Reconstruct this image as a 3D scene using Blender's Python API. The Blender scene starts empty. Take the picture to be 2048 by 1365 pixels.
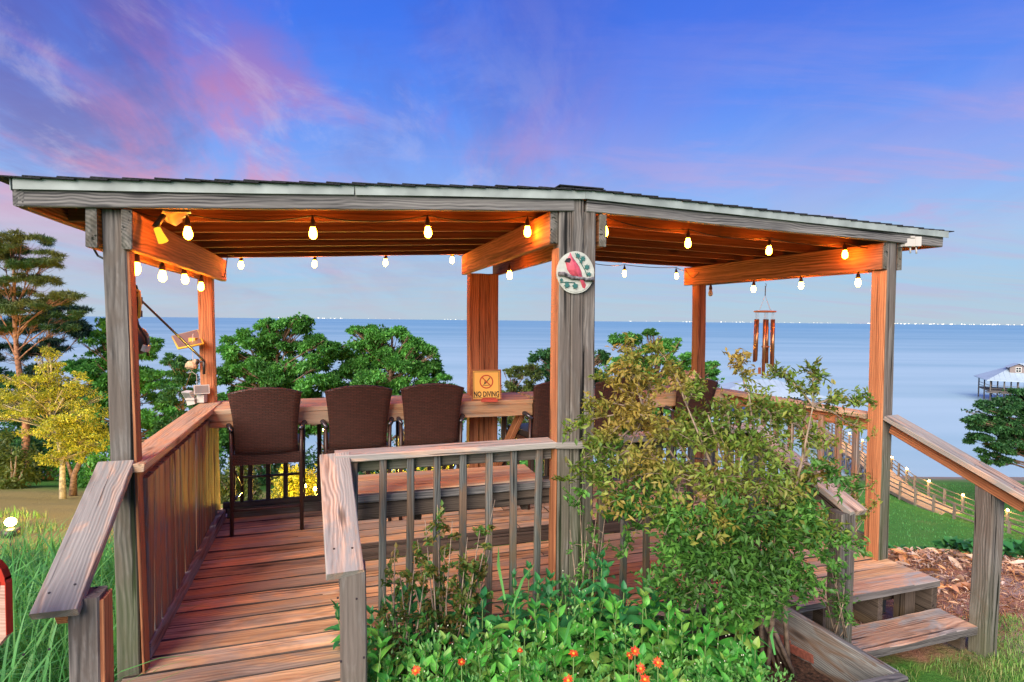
import bpy, math, random
import numpy as np
from mathutils import Vector, Matrix, noise as mnoise
random.seed(7); RNG = np.random.default_rng(11)
R = math.radians
SC = bpy.context.scene
COL = SC.collection

# ------------------------------------------------------------------ camera
F = 1150.0; EYE = Vector((0, 0, 1.6)); PITCH = math.atan(41.5/F); ROLL = 0.0095
_R0 = Vector((1, 0, 0)); _FW = Vector((0, math.cos(PITCH), -math.sin(PITCH))); _U0 = Vector((0, math.sin(PITCH), math.cos(PITCH)))
CR = _R0*math.cos(ROLL) + _U0*math.sin(ROLL); CU = _U0*math.cos(ROLL) - _R0*math.sin(ROLL)
cam = bpy.data.objects.new('camera', bpy.data.cameras.new('camera')); COL.objects.link(cam)
cam.matrix_world = Matrix(((CR.x, CU.x, -_FW.x, EYE.x), (CR.y, CU.y, -_FW.y, EYE.y), (CR.z, CU.z, -_FW.z, EYE.z), (0, 0, 0, 1)))
cam.data.sensor_width = 36.0; cam.data.lens = 36.0*F/2048; cam.data.clip_start = 0.05; cam.data.clip_end = 90000
SC.camera = cam
SC.view_settings.view_transform = 'Standard'; SC.view_settings.look = 'None'
SC.view_settings.exposure = 0.92; SC.view_settings.gamma = 1.0; SC.view_settings.use_curve_mapping = False
SC.cycles.max_bounces = 6; SC.cycles.diffuse_bounces = 3; SC.cycles.glossy_bounces = 3
SC.cycles.transmission_bounces = 4; SC.cycles.transparent_max_bounces = 6
SC.cycles.sample_clamp_indirect = 6.0; SC.cycles.use_denoising = True
SC.cycles.use_light_tree = True

def ray(px, py): return _FW + CR*((px-1024)/F) + CU*((682.5-py)/F)
def P(px, py, Y):
    d = ray(px, py); return EYE + d*(Y/d.y)
def PZ(px, py, Z):
    d = ray(px, py); return EYE + d*((Z-EYE.z)/d.z)

# ------------------------------------------------------------------ world (dusk sky)
W = bpy.data.worlds.new('World'); SC.world = W; W.use_nodes = True
nt = W.node_tree; nt.nodes.clear()
def N(t, typ, **kw):
    n = t.nodes.new(typ)
    for k, v in kw.items():
        if k.startswith('i_'):
            key = k[2:]; key = int(key) if key.isdigit() else key.replace('_', ' ')
            n.inputs[key].default_value = v
        else: setattr(n, k, v)
    return n
def L(t, a, b): t.links.new(a, b)
def math_(t, op, a, b=None, c=None, clamp=False):
    n = t.nodes.new('ShaderNodeMath'); n.operation = op; n.use_clamp = clamp
    for i, v in enumerate((a, b, c)):
        if v is None: continue
        if isinstance(v, (int, float)): n.inputs[i].default_value = v
        else: t.links.new(v, n.inputs[i])
    return n.outputs[0]
def ramp(t, fac, stops, interp='LINEAR'):
    n = t.nodes.new('ShaderNodeValToRGB'); n.color_ramp.interpolation = interp
    cr = n.color_ramp
    while len(cr.elements) > 1: cr.elements.remove(cr.elements[-1])
    for i, (p, c) in enumerate(stops):
        e = cr.elements[0] if i == 0 else cr.elements.new(p)
        e.position = p; e.color = (c[0], c[1], c[2], 1) if not isinstance(c, (int, float)) else (c, c, c, 1)
    if fac is not None: t.links.new(fac, n.inputs[0])
    return n.outputs[0]
def mix(t, fac, a, b, mode='MIX'):
    n = t.nodes.new('ShaderNodeMix'); n.data_type = 'RGBA'; n.blend_type = mode
    if isinstance(fac, (int, float)): n.inputs[0].default_value = fac
    else: t.links.new(fac, n.inputs[0])
    for i, v in ((6, a), (7, b)):
        if isinstance(v, tuple): n.inputs[i].default_value = (v[0], v[1], v[2], 1)
        else: t.links.new(v, n.inputs[i])
    return n.outputs[2]
tc = N(nt, 'ShaderNodeTexCoord'); sp = N(nt, 'ShaderNodeSeparateXYZ'); L(nt, tc.outputs['Generated'], sp.inputs[0])
x, y, z = sp.outputs
zc = math_(nt, 'MAXIMUM', z, 0.0)
grad = ramp(nt, zc, [(0, (.46, .60, .72)), (.06, (.36, .58, .80)), (.13, (.35, .56, .86)), (.22, (.24, .41, .90)), (.33, (.11, .28, .92)), (.44, (.05, .185, .86)), (.60, (.03, .12, .72)), (1, (.02, .07, .55))])
# planar projected cloud coordinates: streaks fan out from the horizon
den = math_(nt, 'ADD', zc, 0.16)
cx = math_(nt, 'DIVIDE', x, den); cy = math_(nt, 'DIVIDE', y, den)
cv = N(nt, 'ShaderNodeCombineXYZ'); L(nt, cx, cv.inputs[0]); L(nt, cy, cv.inputs[1])
def cloud(scale, loc, rot, sx, sy, detail, rough, dist, lo, hi):
    m = N(nt, 'ShaderNodeMapping'); L(nt, cv.outputs[0], m.inputs[0])
    m.inputs['Location'].default_value = loc; m.inputs['Rotation'].default_value = (0, 0, rot); m.inputs['Scale'].default_value = (sx, sy, 1)
    n = N(nt, 'ShaderNodeTexNoise', i_Scale=scale, i_Detail=detail, i_Roughness=rough, i_Distortion=dist); L(nt, m.outputs[0], n.inputs['Vector'])
    return ramp(nt, n.outputs[0], [(lo, 0.0), (hi, 1.0)], 'EASE')
left = ramp(nt, math_(nt, 'ADD', math_(nt, 'MULTIPLY', x, 1.0), 0.8), [(.40, 1.0), (.62, .55), (.86, .35), (1.0, .12)])   # x -.4 .. .2
low = ramp(nt, zc, [(0, .15), (.10, .45), (.19, 1.0), (.33, 1.0), (.52, .15)])
c1 = math_(nt, 'MULTIPLY', math_(nt, 'MULTIPLY', cloud(.8, (3.1, .4, 0), R(35), 1.5, .85, 7, .60, .45, .42, .62), left), low)
c2 = math_(nt, 'MULTIPLY', cloud(1.1, (7.7, 2.4, 0), R(20), 1.2, .50, 6, .60, .5, .40, .64), left)
c3 = cloud(1.9, (1.2, 5.0, 0), R(60), .45, 1.6, 7, .62, .6, .46, .66)
c4 = cloud(2.6, (4.4, 9.0, 0), R(35), 1.0, .6, 8, .64, .6, .48, .66)
pinkz = ramp(nt, zc, [(0, (.62, .60, .66)), (.10, (.80, .42, .48)), (.24, (.74, .28, .44)), (.42, (.28, .15, .50)), (.6, (.12, .12, .55))])
darkz = ramp(nt, zc, [(0, (.50, .56, .68)), (.16, (.26, .27, .56)), (.34, (.12, .13, .48)), (.6, (.05, .06, .42))])
colr = mix(nt, math_(nt, 'MULTIPLY', c2, .95), grad, darkz)
colr = mix(nt, math_(nt, 'MULTIPLY', c1, .88), colr, pinkz)
wisp = math_(nt, 'MULTIPLY', math_(nt, 'MULTIPLY', c4, left), low)
colr = mix(nt, math_(nt, 'MULTIPLY', wisp, .35), colr, (.66, .60, .80))
lowr = ramp(nt, zc, [(.0, .25), (.12, .45), (.19, .75), (.26, .40), (.40, .12)])
rightm = ramp(nt, math_(nt, 'MULTIPLY', x, 1.0), [(.0, .25), (.5, .9)])
colr = mix(nt, math_(nt, 'MULTIPLY', math_(nt, 'MULTIPLY', c3, lowr), rightm), colr, (.56, .38, .66))
lown = ramp(nt, zc, [(.0, .20), (.05, .38), (.14, .10), (.2, 0)])
colr = mix(nt, math_(nt, 'MULTIPLY', cloud(2.2, (2.2, 1.0, 0), R(85), .35, 1.8, 7, .62, .8, .42, .62), lown), colr, (.50, .54, .62))
sky = N(nt, 'ShaderNodeTexSky', sky_type='NISHITA'); sky.sun_disc = False; sky.sun_elevation = R(12); sky.sun_rotation = R(205)
bg = N(nt, 'ShaderNodeBackground', i_Strength=0.525); L(nt, colr, bg.inputs[0])
bg2 = N(nt, 'ShaderNodeBackground', i_Strength=0.003); L(nt, sky.outputs[0], bg2.inputs[0])
ad = N(nt, 'ShaderNodeAddShader'); L(nt, bg.outputs[0], ad.inputs[0]); L(nt, bg2.outputs[0], ad.inputs[1])
wo = N(nt, 'ShaderNodeOutputWorld'); L(nt, ad.outputs[0], wo.inputs[0])
# ------------------------------------------------------------------ sun: the soft glow left after sunset, from behind the camera
sun = bpy.data.objects.new('sun', bpy.data.lights.new('sun', 'SUN')); COL.objects.link(sun)
sun.data.energy = 4.0; sun.data.angle = R(50); sun.data.color = (1.0, .90, .76)
sun.rotation_euler = (Vector((0.42, 0.95, -0.62))).to_track_quat('-Z', 'Y').to_euler()

# ------------------------------------------------------------------ materials
def new_mat(name):
    m = bpy.data.materials.new(name); m.use_nodes = True; t = m.node_tree; t.nodes.clear()
    o = N(t, 'ShaderNodeOutputMaterial'); b = N(t, 'ShaderNodeBsdfPrincipled'); L(t, b.outputs[0], o.inputs[0])
    return m, t, b, o
def simple(name, col, rough=.6, metal=0.0, emis=None, est=0.0, var=.12, scale=8.0, bump=0.0, spec=.4):
    m, t, b, o = new_mat(name)
    tc = N(t, 'ShaderNodeTexCoord'); n = N(t, 'ShaderNodeTexNoise', i_Scale=scale, i_Detail=6.0); L(t, tc.outputs['Object'], n.inputs['Vector'])
    v = ramp(t, n.outputs[0], [(.3, 1-var*2), (.7, 1+var)])
    L(t, mix(t, 1.0, (col[0], col[1], col[2]), v, 'MULTIPLY'), b.inputs['Base Color'])
    b.inputs['Roughness'].default_value = rough; b.inputs['Metallic'].default_value = metal; b.inputs['Specular IOR Level'].default_value = spec
    if emis: b.inputs['Emission Color'].default_value = (*emis, 1); b.inputs['Emission Strength'].default_value = est
    if bump:
        bp = N(t, 'ShaderNodeBump', i_Strength=bump, i_Distance=.01); L(t, n.outputs[0], bp.inputs['Height']); L(t, bp.outputs[0], b.inputs['Normal'])
    return m
def emitter(name, col, st):
    m = bpy.data.materials.new(name); m.use_nodes = True; t = m.node_tree; t.nodes.clear()
    o = N(t, 'ShaderNodeOutputMaterial'); e = N(t, 'ShaderNodeEmission', i_Strength=st); e.inputs[0].default_value = (*col, 1); L(t, e.outputs[0], o.inputs[0])
    return m
def wood(name, light, dark, weather=None, wamt=.0, green=0.0, fine=1.0, rough=.75, ring=60.0, stain=0.0, var=.3, bstr=.6, wscale=2.5, checks=.8):
    """board grain: object X runs along the board"""
    m, t, b, o = new_mat(name)
    tc = N(t, 'ShaderNodeTexCoord'); oi = N(t, 'ShaderNodeObjectInfo')
    off = N(t, 'ShaderNodeVectorMath', operation='MULTIPLY_ADD'); 
    cmb = N(t, 'ShaderNodeCombineXYZ'); L(t, oi.outputs['Random'], cmb.inputs[0]); L(t, math_(t, 'FRACT', math_(t, 'MULTIPLY', oi.outputs['Random'], 7.31)), cmb.inputs[1]); L(t, math_(t, 'FRACT', math_(t, 'MULTIPLY', oi.outputs['Random'], 13.7)), cmb.inputs[2])
    off.inputs[1].default_value = (1, 1, 1); L(t, tc.outputs['Object'], off.inputs[0])
    sc = N(t, 'ShaderNodeVectorMath', operation='MULTIPLY'); sc.inputs[1].default_value = (31, 0.05, 0.05); L(t, cmb.outputs[0], sc.inputs[0]); L(t, sc.outputs[0], off.inputs[2])
    V = off.outputs[0]
    def nz(scl, detail, dist=0.0, rgh=.5):
        mp = N(t, 'ShaderNodeMapping'); mp.inputs['Scale'].default_value = scl; L(t, V, mp.inputs[0])
        n = N(t, 'ShaderNodeTexNoise', i_Scale=1.0, i_Detail=detail, i_Distortion=dist, i_Roughness=rgh); L(t, mp.outputs[0], n.inputs['Vector']); return n.outputs[0]
    warp = nz((2.2, 7, 7), 2.0, .6)                       # broad wander of the rings, with knots
    vk = N(t, 'ShaderNodeTexVoronoi', i_Scale=1.0); mk = N(t, 'ShaderNodeMapping'); mk.inputs['Scale'].default_value = (2.0, 7, 7); L(t, V, mk.inputs[0]); L(t, mk.outputs[0], vk.inputs['Vector'])
    knot = ramp(t, vk.outputs['Distance'], [(.0, 1.0), (.10, .8), (.22, .28), (.5, .0)])
    knot_core = ramp(t, vk.outputs['Distance'], [(.06, 1.0), (.15, .0)])
    sxyz = N(t, 'ShaderNodeSeparateXYZ'); L(t, V, sxyz.inputs[0])
    yy = math_(t, 'ADD', sxyz.outputs[1], .07); zz = math_(t, 'ADD', sxyz.outputs[2], .11)
    rr = math_(t, 'SQRT', math_(t, 'ADD', math_(t, 'MULTIPLY', yy, yy), math_(t, 'MULTIPLY', zz, zz)))
    rr = math_(t, 'ADD', rr, math_(t, 'MULTIPLY', warp, .045)); rr = math_(t, 'ADD', rr, math_(t, 'MULTIPLY', knot, .010))
    rings = math_(t, 'SINE', math_(t, 'MULTIPLY', rr, ring*1.7*6.283))
    rings = math_(t, 'MULTIPLY_ADD', math_(t, 'MULTIPLY', rings, ramp(t, nz((1.2, 14, 14), 3.0, .8), [(.38, .15), (.62, 1.0)])), .5, .5)
    streak = nz((.7, 26, 26), 3.0, .9, .55)
    fibre = nz((9, 190*fine, 190*fine), 4.0, .4, .75)
    fib2 = nz((3.2, 55, 55), 4.0, .5, .65)
    g = math_(t, 'ADD', math_(t, 'MULTIPLY', rings, .24), math_(t, 'ADD', math_(t, 'MULTIPLY', fibre, .36), math_(t, 'MULTIPLY', fib2, .30)))
    g = math_(t, 'ADD', g, math_(t, 'MULTIPLY_ADD', streak, .62, -.26))
    col = ramp(t, g, [(.29, dark), (.70, light)])
    if weather:
        wm = ramp(t, nz((wscale, wscale*4, wscale*4), 6.0, 1.0, .62), [(.5-wamt*.45, 1.0), (.62-wamt*.35, .0)] if False else [(.38+(.5-wamt)*.35, 0.0), (.50+(.5-wamt)*.35, 1.0)])
        col = mix(t, wm, col, ramp(t, g, [(.2, tuple(c*.4 for c in weather)), (.8, weather)]))
    checkm = ramp(t, nz((.9, 36, 36), 3.0, .3, .5), [(.33, 1.0), (.375, .0)])
    col = mix(t, math_(t, 'MULTIPLY', checkm, checks), col, tuple(c*.18 for c in dark))
    col = mix(t, math_(t, 'MULTIPLY', knot_core, .75), col, tuple(c*.35 for c in dark))
    if stain:
        sm = ramp(t, nz((1.3, 5, 5), 5.0, .8, .6), [(.56, 0.0), (.68, stain)])
        col = mix(t, sm, col, (.035, .02, .015))
    if green:
        sx0 = N(t, 'ShaderNodeSeparateXYZ'); L(t, tc.outputs['Object'], sx0.inputs[0])
        low_ = N(t, 'ShaderNodeMapRange'); low_.inputs[1].default_value = .25; low_.inputs[2].default_value = -.75; L(t, sx0.outputs[0], low_.inputs[0])
        gm = math_(t, 'MULTIPLY', ramp(t, nz((1.6, 6, 6), 5.0, .5), [(.36, .15), (.66, green*1.3)]), low_.outputs[0])
        col = mix(t, gm, col, (.07, .10, .035))
    br = math_(t, 'MULTIPLY_ADD', math_(t, 'FRACT', math_(t, 'MULTIPLY', oi.outputs['Random'], 91.7)), var, 1-var*.5)
    cb = N(t, 'ShaderNodeCombineColor'); [L(t, br, cb.inputs[i]) for i in range(3)]
    L(t, mix(t, 1.0, col, cb.outputs[0], 'MULTIPLY'), b.inputs['Base Color'])
    b.inputs['Roughness'].default_value = rough; b.inputs['Specular IOR Level'].default_value = .25
    hgt = math_(t, 'SUBTRACT', g, math_(t, 'MULTIPLY', checkm, 1.2))
    bp = N(t, 'ShaderNodeBump', i_Strength=bstr, i_Distance=.004); L(t, hgt, bp.inputs['Height']); L(t, bp.outputs[0], b.inputs['Normal'])
    return m
M = {}
M['grey'] = wood('weathered_grey_wood', (.26, .245, .235), (.035, .035, .04), green=.0, checks=1.0, ring=50)
M['greypost'] = wood('weathered_grey_post', (.25, .225, .205), (.032, .03, .03), weather=(.18, .15, .13), wamt=.3, ring=45, green=.55, checks=1.0)
M['baluster'] = wood('baluster_wood', (.17, .175, .165), (.035, .038, .04), green=.5, weather=(.24, .16, .11), wamt=.25)
M['lath'] = wood('railing_picket_wood', (.29, .24, .22), (.07, .055, .05), weather=(.40, .20, .12), wamt=.35, green=.3)
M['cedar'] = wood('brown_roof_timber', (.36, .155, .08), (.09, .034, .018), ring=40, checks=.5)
M['joistside'] = wood('shaded_joist_wood', (.15, .06, .035), (.06, .022, .012), ring=30, checks=.3, var=.4)  # joist sides coloured darker than the undersides, ceiling shade painted in
M['inner'] = wood('lamplit_post_side_wood', (.52, .22, .10), (.18, .06, .028), ring=45, checks=.7)
M['bar'] = wood('bar_top_wood', (.66, .42, .24), (.32, .16, .08), checks=.4, weather=(.56, .42, .30), wamt=.3)
M['cap'] = wood('railing_cap_wood', (.70, .49, .37), (.20, .12, .085), weather=(.42, .39, .36), wamt=.45, ring=75, bstr=.8, checks=.7)
M['deck'] = wood('deck_board_wood', (.88, .54, .29), (.38, .185, .09), weather=(.62, .46, .34), wamt=.3, stain=.5, ring=50, var=.55, bstr=.8, wscale=1.5)
M['curb'] = wood('curb_wood', (.36, .22, .18), (.08, .05, .04), weather=(.33, .31, .32), wamt=.35, bstr=1.0)
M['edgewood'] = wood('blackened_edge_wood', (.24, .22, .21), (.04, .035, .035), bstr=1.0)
M['tread'] = wood('step_wood', (.74, .46, .31), (.26, .13, .08), weather=(.52, .46, .42), wamt=.25, stain=.4, bstr=1.0)
M['planter'] = wood('planter_wood', (.30, .30, .29), (.07, .07, .07), weather=(.22, .15, .11), wamt=.2)
M['shadowwood'] = wood('shaded_framing_wood', (.13, .10, .08), (.03, .022, .018))  # dark tone holds the shade of plank gaps and undersides
M['birdhouse'] = wood('pale_board_wood', (.62, .42, .34), (.36, .2, .15), checks=.3)
M['pierwood'] = wood('pier_wood', (.30, .25, .20), (.12, .09, .07))
M['shingle'] = simple('dark_asphalt_shingle', (.028, .03, .036), .95, scale=160, var=.35, bump=.8)
M['trim'] = simple('white_metal_trim', (.34, .385, .375), .5, var=.2, scale=5)
M['dark'] = simple('dark_metal', (.035, .028, .025), .45, spec=.5)
M['cable'] = simple('black_cable', (.012, .012, .014), .5)
M['chairframe'] = simple('dark_brown_chair_metal', (.06, .032, .024), .38, spec=.6)
M['armrest'] = simple('polished_armrest', (.10, .10, .12), .18, metal=.6)
M['socket'] = simple('bulb_socket_plastic', (.05, .02, .012), .5)
M['bulb'] = emitter('lit_bulb_glass', (1.0, .215, .010), 122.0)
M['unlit'] = simple('unlit_bulb_glass', (.5, .45, .4), .12, spec=.8)
M['white'] = simple('white_plastic', (.50, .47, .44), .4, var=.05)
M['yellowplastic'] = simple('yellow_plastic', (.72, .42, .05), .4, var=.06)
M['panel'] = simple('brown_panel', (.22, .12, .06), .35, var=.06)
M['greyplastic'] = simple('translucent_grey_plastic', (.20, .19, .19), .35)
M['redpaint'] = simple('red_paint', (.42, .025, .012), .5, scale=14)
M['redblock'] = simple('red_block_wood', (.48, .07, .04), .5)
M['signyellow'] = simple('sign_yellow', (.85, .50, .10), .4, var=.03)
M['signblack'] = simple('sign_black_print', (.03, .015, .01), .5, var=.0)
M['signred'] = simple('sign_red_print', (.50, .06, .02), .5, var=.0)
M['chime'] = simple('bronze_chime_tube', (.50, .24, .12), .3, metal=.85)
M['chimewood'] = simple('chime_wood', (.36, .13, .06), .5)
M['string'] = simple('string', (.55, .50, .48), .7)
M['coral'] = simple('tan_coral_stone', (.62, .42, .27), .9, scale=40, var=.35, bump=1.0)
M['plaque'] = simple('plaque_cream', (.44, .45, .41), .55, scale=30, var=.10, bump=.3)
M['birdred'] = simple('bird_red_paint', (.55, .08, .12), .45, scale=40, var=.2)
M['birdblack'] = simple('bird_black_paint', (.02, .02, .025), .5)
M['ivyteal'] = simple('painted_leaf_teal', (.03, .13, .12), .5)
M['barkrelief'] = simple('painted_branch', (.16, .15, .16), .7, scale=60, var=.5)
M['brick'] = simple('red_brick', (.26, .085, .06), .9, scale=60, var=.2, bump=.5)
M['roofmetal'] = simple('pale_metal_roof', (.34, .43, .50), .4, scale=.6, var=.06)
M['bhwood'] = simple('boathouse_timber', (.12, .11, .10), .8)
M['bhwall'] = simple('boathouse_wall', (.22, .18, .17), .8)
M['winframe'] = simple('window_frame_white', (.7, .7, .68), .5)
M['winlit'] = simple('window_pane', (.10, .05, .03), .1, emis=(1, .45, .12), est=.35)
M['glassdark'] = simple('dark_window_pane', (.03, .035, .045), .08, spec=.9)
M['walklamp'] = emitter('walkway_lamp_glow', (1.0, .62, .14), 55.0)
M['fairy'] = emitter('fairy_light_glow', (1.0, .55, .08), 120.0)
M['flood'] = emitter('floodlight_glow', (1.0, .72, .22), 60.0)
M['citylight'] = emitter('city_light_glow', (1.0, .86, .66), 2.2)
M['bark'] = simple('tree_bark', (.20, .12, .08), .9, scale=18, var=.4, bump=1.0)
M['barkorange'] = simple('orange_pine_bark', (.36, .17, .09), .9, scale=14, var=.35, bump=1.0)
M['palebark'] = simple('pale_bark', (.38, .32, .22), .85, scale=14, var=.3, bump=.6)
M['twig'] = simple('twig_bark', (.30, .22, .16), .8, scale=30, var=.3)
M['stemgreen'] = simple('green_stem', (.12, .22, .05), .6)

def wicker():
    m, t, b, o = new_mat('brown_wicker')
    tc = N(t, 'ShaderNodeTexCoord')
    mp = N(t, 'ShaderNodeMapping'); mp.inputs['Rotation'].default_value = (R(90), 0, 0); L(t, tc.outputs['Object'], mp.inputs[0])
    br = N(t, 'ShaderNodeTexBrick', i_Scale=1.0); L(t, mp.outputs[0], br.inputs['Vector'])
    br.inputs['Brick Width'].default_value = .040; br.inputs['Row Height'].default_value = .0125; br.inputs['Mortar Size'].default_value = .0026; br.inputs['Mortar Smooth'].default_value = .8
    br.inputs['Color1'].default_value = (.095, .038, .028, 1); br.inputs['Color2'].default_value = (.065, .028, .02, 1); br.inputs['Mortar'].default_value = (.012, .006, .005, 1)
    L(t, br.outputs['Color'], b.inputs['Base Color']); b.inputs['Roughness'].default_value = .42
    bp = N(t, 'ShaderNodeBump', i_Strength=1.0, i_Distance=.004); bp.invert = True; L(t, br.outputs['Fac'], bp.inputs['Height']); L(t, bp.outputs[0], b.inputs['Normal'])
    return m
M['wicker'] = wicker()

def leafmat(name, cols, trans=.35, rough=.45, patch=3.0, patchcol=None, spec=.35):
    """leaf colour differs from leaf to leaf; patchcol = colour of flushes of new growth"""
    m = bpy.data.materials.new(name); m.use_nodes = True; t = m.node_tree; t.nodes.clear()
    o = N(t, 'ShaderNodeOutputMaterial'); b = N(t, 'ShaderNodeBsdfPrincipled', i_Roughness=rough); b.inputs['Specular IOR Level'].default_value = spec
    g = N(t, 'ShaderNodeNewGeometry'); oi = N(t, 'ShaderNodeObjectInfo')
    rnd = math_(t, 'FRACT', math_(t, 'ADD', g.outputs['Random Per Island'], math_(t, 'MULTIPLY', oi.outputs['Random'], 5.3)))
    n = len(cols); c = ramp(t, rnd, [(i/(n-1), k) for i, k in enumerate(cols)])
    tc = N(t, 'ShaderNodeTexCoord'); nz = N(t, 'ShaderNodeTexNoise', i_Scale=patch, i_Detail=3.0); L(t, tc.outputs['Object'], nz.inputs['Vector'])
    if patchcol: c = mix(t, ramp(t, nz.outputs[0], [(.46, 0.0), (.60, .9)]), c, patchcol)
    v = ramp(t, nz.outputs[0], [(.34, .60), (.66, 1.4)])
    c = mix(t, 1.0, c, v, 'MULTIPLY'); L(t, c, b.inputs['Base Color'])
    tr = N(t, 'ShaderNodeBsdfTranslucent'); L(t, mix(t, 1.0, c, (1.0, 1.15, .6), 'MULTIPLY'), tr.inputs[0])
    ms = N(t, 'ShaderNodeMixShader', i_0=trans); L(t, b.outputs[0], ms.inputs[1]); L(t, tr.outputs[0], ms.inputs[2]); L(t, ms.outputs[0], o.inputs[0])
    return m
M['leafgreen'] = leafmat('tree_leaf_green', [(.05, .19, .04), (.10, .32, .06), (.17, .42, .085)], patch=.8)
M['leafdark'] = leafmat('tree_leaf_dark', [(.025, .09, .035), (.05, .16, .055), (.08, .21, .06)])
M['leafolive'] = leafmat('tree_leaf_olive', [(.06, .10, .025), (.10, .15, .035), (.16, .19, .05)])
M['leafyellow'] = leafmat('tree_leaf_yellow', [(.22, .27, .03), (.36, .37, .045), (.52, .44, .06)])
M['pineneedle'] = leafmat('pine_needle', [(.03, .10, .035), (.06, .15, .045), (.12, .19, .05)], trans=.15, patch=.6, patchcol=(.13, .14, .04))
M['pinedark'] = leafmat('dark_pine_needle', [(.015, .05, .035), (.03, .075, .045)], trans=.15)
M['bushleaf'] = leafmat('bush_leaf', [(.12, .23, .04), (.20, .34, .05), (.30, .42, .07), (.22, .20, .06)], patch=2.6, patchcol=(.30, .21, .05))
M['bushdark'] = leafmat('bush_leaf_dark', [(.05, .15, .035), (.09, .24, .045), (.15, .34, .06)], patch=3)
M['mintleaf'] = leafmat('bed_leaf', [(.05, .26, .045), (.09, .42, .06), (.16, .55, .08), (.36, .52, .11)], trans=.3, rough=.42, patch=9)
M['mintdeep'] = leafmat('bed_leaf_deep', [(.03, .20, .07), (.06, .30, .08)], trans=.3, rough=.45, patch=9)
M['smalleaf'] = leafmat('low_cover_leaf', [(.09, .28, .07), (.15, .38, .09), (.22, .42, .12)], trans=.3, patch=9)
M['twigleaf'] = leafmat('twiggy_shrub_leaf', [(.05, .15, .03), (.09, .20, .04), (.16, .18, .04), (.26, .15, .05)], trans=.35)
M['grass'] = leafmat('grass_blade', [(.06, .24, .06), (.10, .34, .09), (.18, .44, .12)], trans=.35, patch=2)
M['drygrass'] = leafmat('mixed_grass_blade', [(.12, .30, .05), (.20, .38, .08), (.42, .40, .17)], trans=.35, patch=2)
M['ivy'] = leafmat('ivy_leaf', [(.035, .17, .045), (.06, .24, .06), (.05, .20, .10)], trans=.3)
M['deadleaf'] = leafmat('dead_leaf', [(.50, .22, .08), (.66, .34, .16), (.60, .42, .30), (.26, .11, .06), (.78, .60, .46), (.62, .26, .08)], trans=.1, patch=5)
M['petal'] = leafmat('red_petal', [(.50, .015, .01), (.62, .06, .012), (.70, .14, .02)], trans=.2)
M['petalyellow'] = simple('flower_centre', (.75, .32, .03), .6)
M['bud'] = simple('pale_flower_bud', (.75, .75, .55), .6)

def water_mat():
    m, t, b, o = new_mat('bay_water')
    tc = N(t, 'ShaderNodeTexCoord'); mp = N(t, 'ShaderNodeMapping'); mp.inputs['Scale'].default_value = (.006, .05, 1); L(t, tc.outputs['Object'], mp.inputs[0])
    n = N(t, 'ShaderNodeTexNoise', i_Scale=1.0, i_Detail=5.0); L(t, mp.outputs[0], n.inputs['Vector'])
    mp2 = N(t, 'ShaderNodeMapping'); mp2.inputs['Scale'].default_value = (.0004, .006, 1); L(t, tc.outputs['Object'], mp2.inputs[0])
    n2 = N(t, 'ShaderNodeTexNoise', i_Scale=1.0, i_Detail=6.0); L(t, mp2.outputs[0], n2.inputs['Vector'])
    deep = ramp(t, math_(t, 'ADD', math_(t, 'MULTIPLY', n.outputs[0], .5), math_(t, 'MULTIPLY', n2.outputs[0], .5)), [(.40, (.10, .27, .39)), (.60, (.19, .38, .49))])
    sh_ = ramp(t, math_(t, 'ADD', math_(t, 'MULTIPLY', n.outputs[0], .5), math_(t, 'MULTIPLY', n2.outputs[0], .5)), [(.40, (.26, .43, .47)), (.60, (.40, .55, .58))])
    sy = N(t, 'ShaderNodeSeparateXYZ'); L(t, tc.outputs['Object'], sy.inputs[0]); dist = math_(t, 'DIVIDE', sy.outputs[1], math_(t, 'ADD', sy.outputs[1], 500.0))
    L(t, mix(t, ramp(t, dist, [(.15, 0.0), (.80, 1.0)]), sh_, deep), b.inputs['Base Color'])   # paler near the shore, bluer and darker with distance
    b.inputs['Roughness'].default_value = .42; b.inputs['Specular IOR Level'].default_value = .35
    bp = N(t, 'ShaderNodeBump', i_Strength=.05, i_Distance=.3); L(t, n.outputs[0], bp.inputs['Height']); L(t, bp.outputs[0], b.inputs['Normal'])
    return m
M['water'] = water_mat()

# ------------------------------------------------------------------ object helpers
def tag(o, label=None, cat=None, group=None, kind=None):
    if label: o['label'] = label
    if cat: o['category'] = cat
    if group: o['group'] = group
    if kind: o['kind'] = kind
    return o
def thing(name, label, cat, loc=(0, 0, 0), group=None):
    o = bpy.data.objects.new(name, None); COL.objects.link(o); o.location = loc; o.empty_display_size = .1
    return tag(o, label, cat, group)
def link(name, me, mat=None, parent=None, mw=None):
    o = bpy.data.objects.new(name, me); COL.objects.link(o)
    if mat is not None and len(me.materials) == 0: me.materials.append(mat)
    if mw is not None: o.matrix_world = mw; o.matrix_basis = mw
    if parent is not None: set_parent(o, parent)
    return o
def rootof(p):
    while p.parent is not None: p = p.parent
    return p
def wmat(o):
    m = o.matrix_basis.copy(); p = o.parent
    if p is not None: m = wmat(p) @ o.matrix_parent_inverse @ m
    return m
def set_parent(o, p):
    o.parent = p; o.matrix_parent_inverse = wmat(p).inverted()
def copy_thing(root, move=None):
    """copy a thing, its parts and their sub-parts; move = world matrix applied to it"""
    r = root.copy(); COL.objects.link(r)
    if move is not None: r.matrix_basis = move @ root.matrix_basis
    for ch in [c for c in root.children]:
        c = ch.copy(); COL.objects.link(c); c.parent = r
        for g in ch.children:
            d = g.copy(); COL.objects.link(d); d.parent = c
    return r

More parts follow.
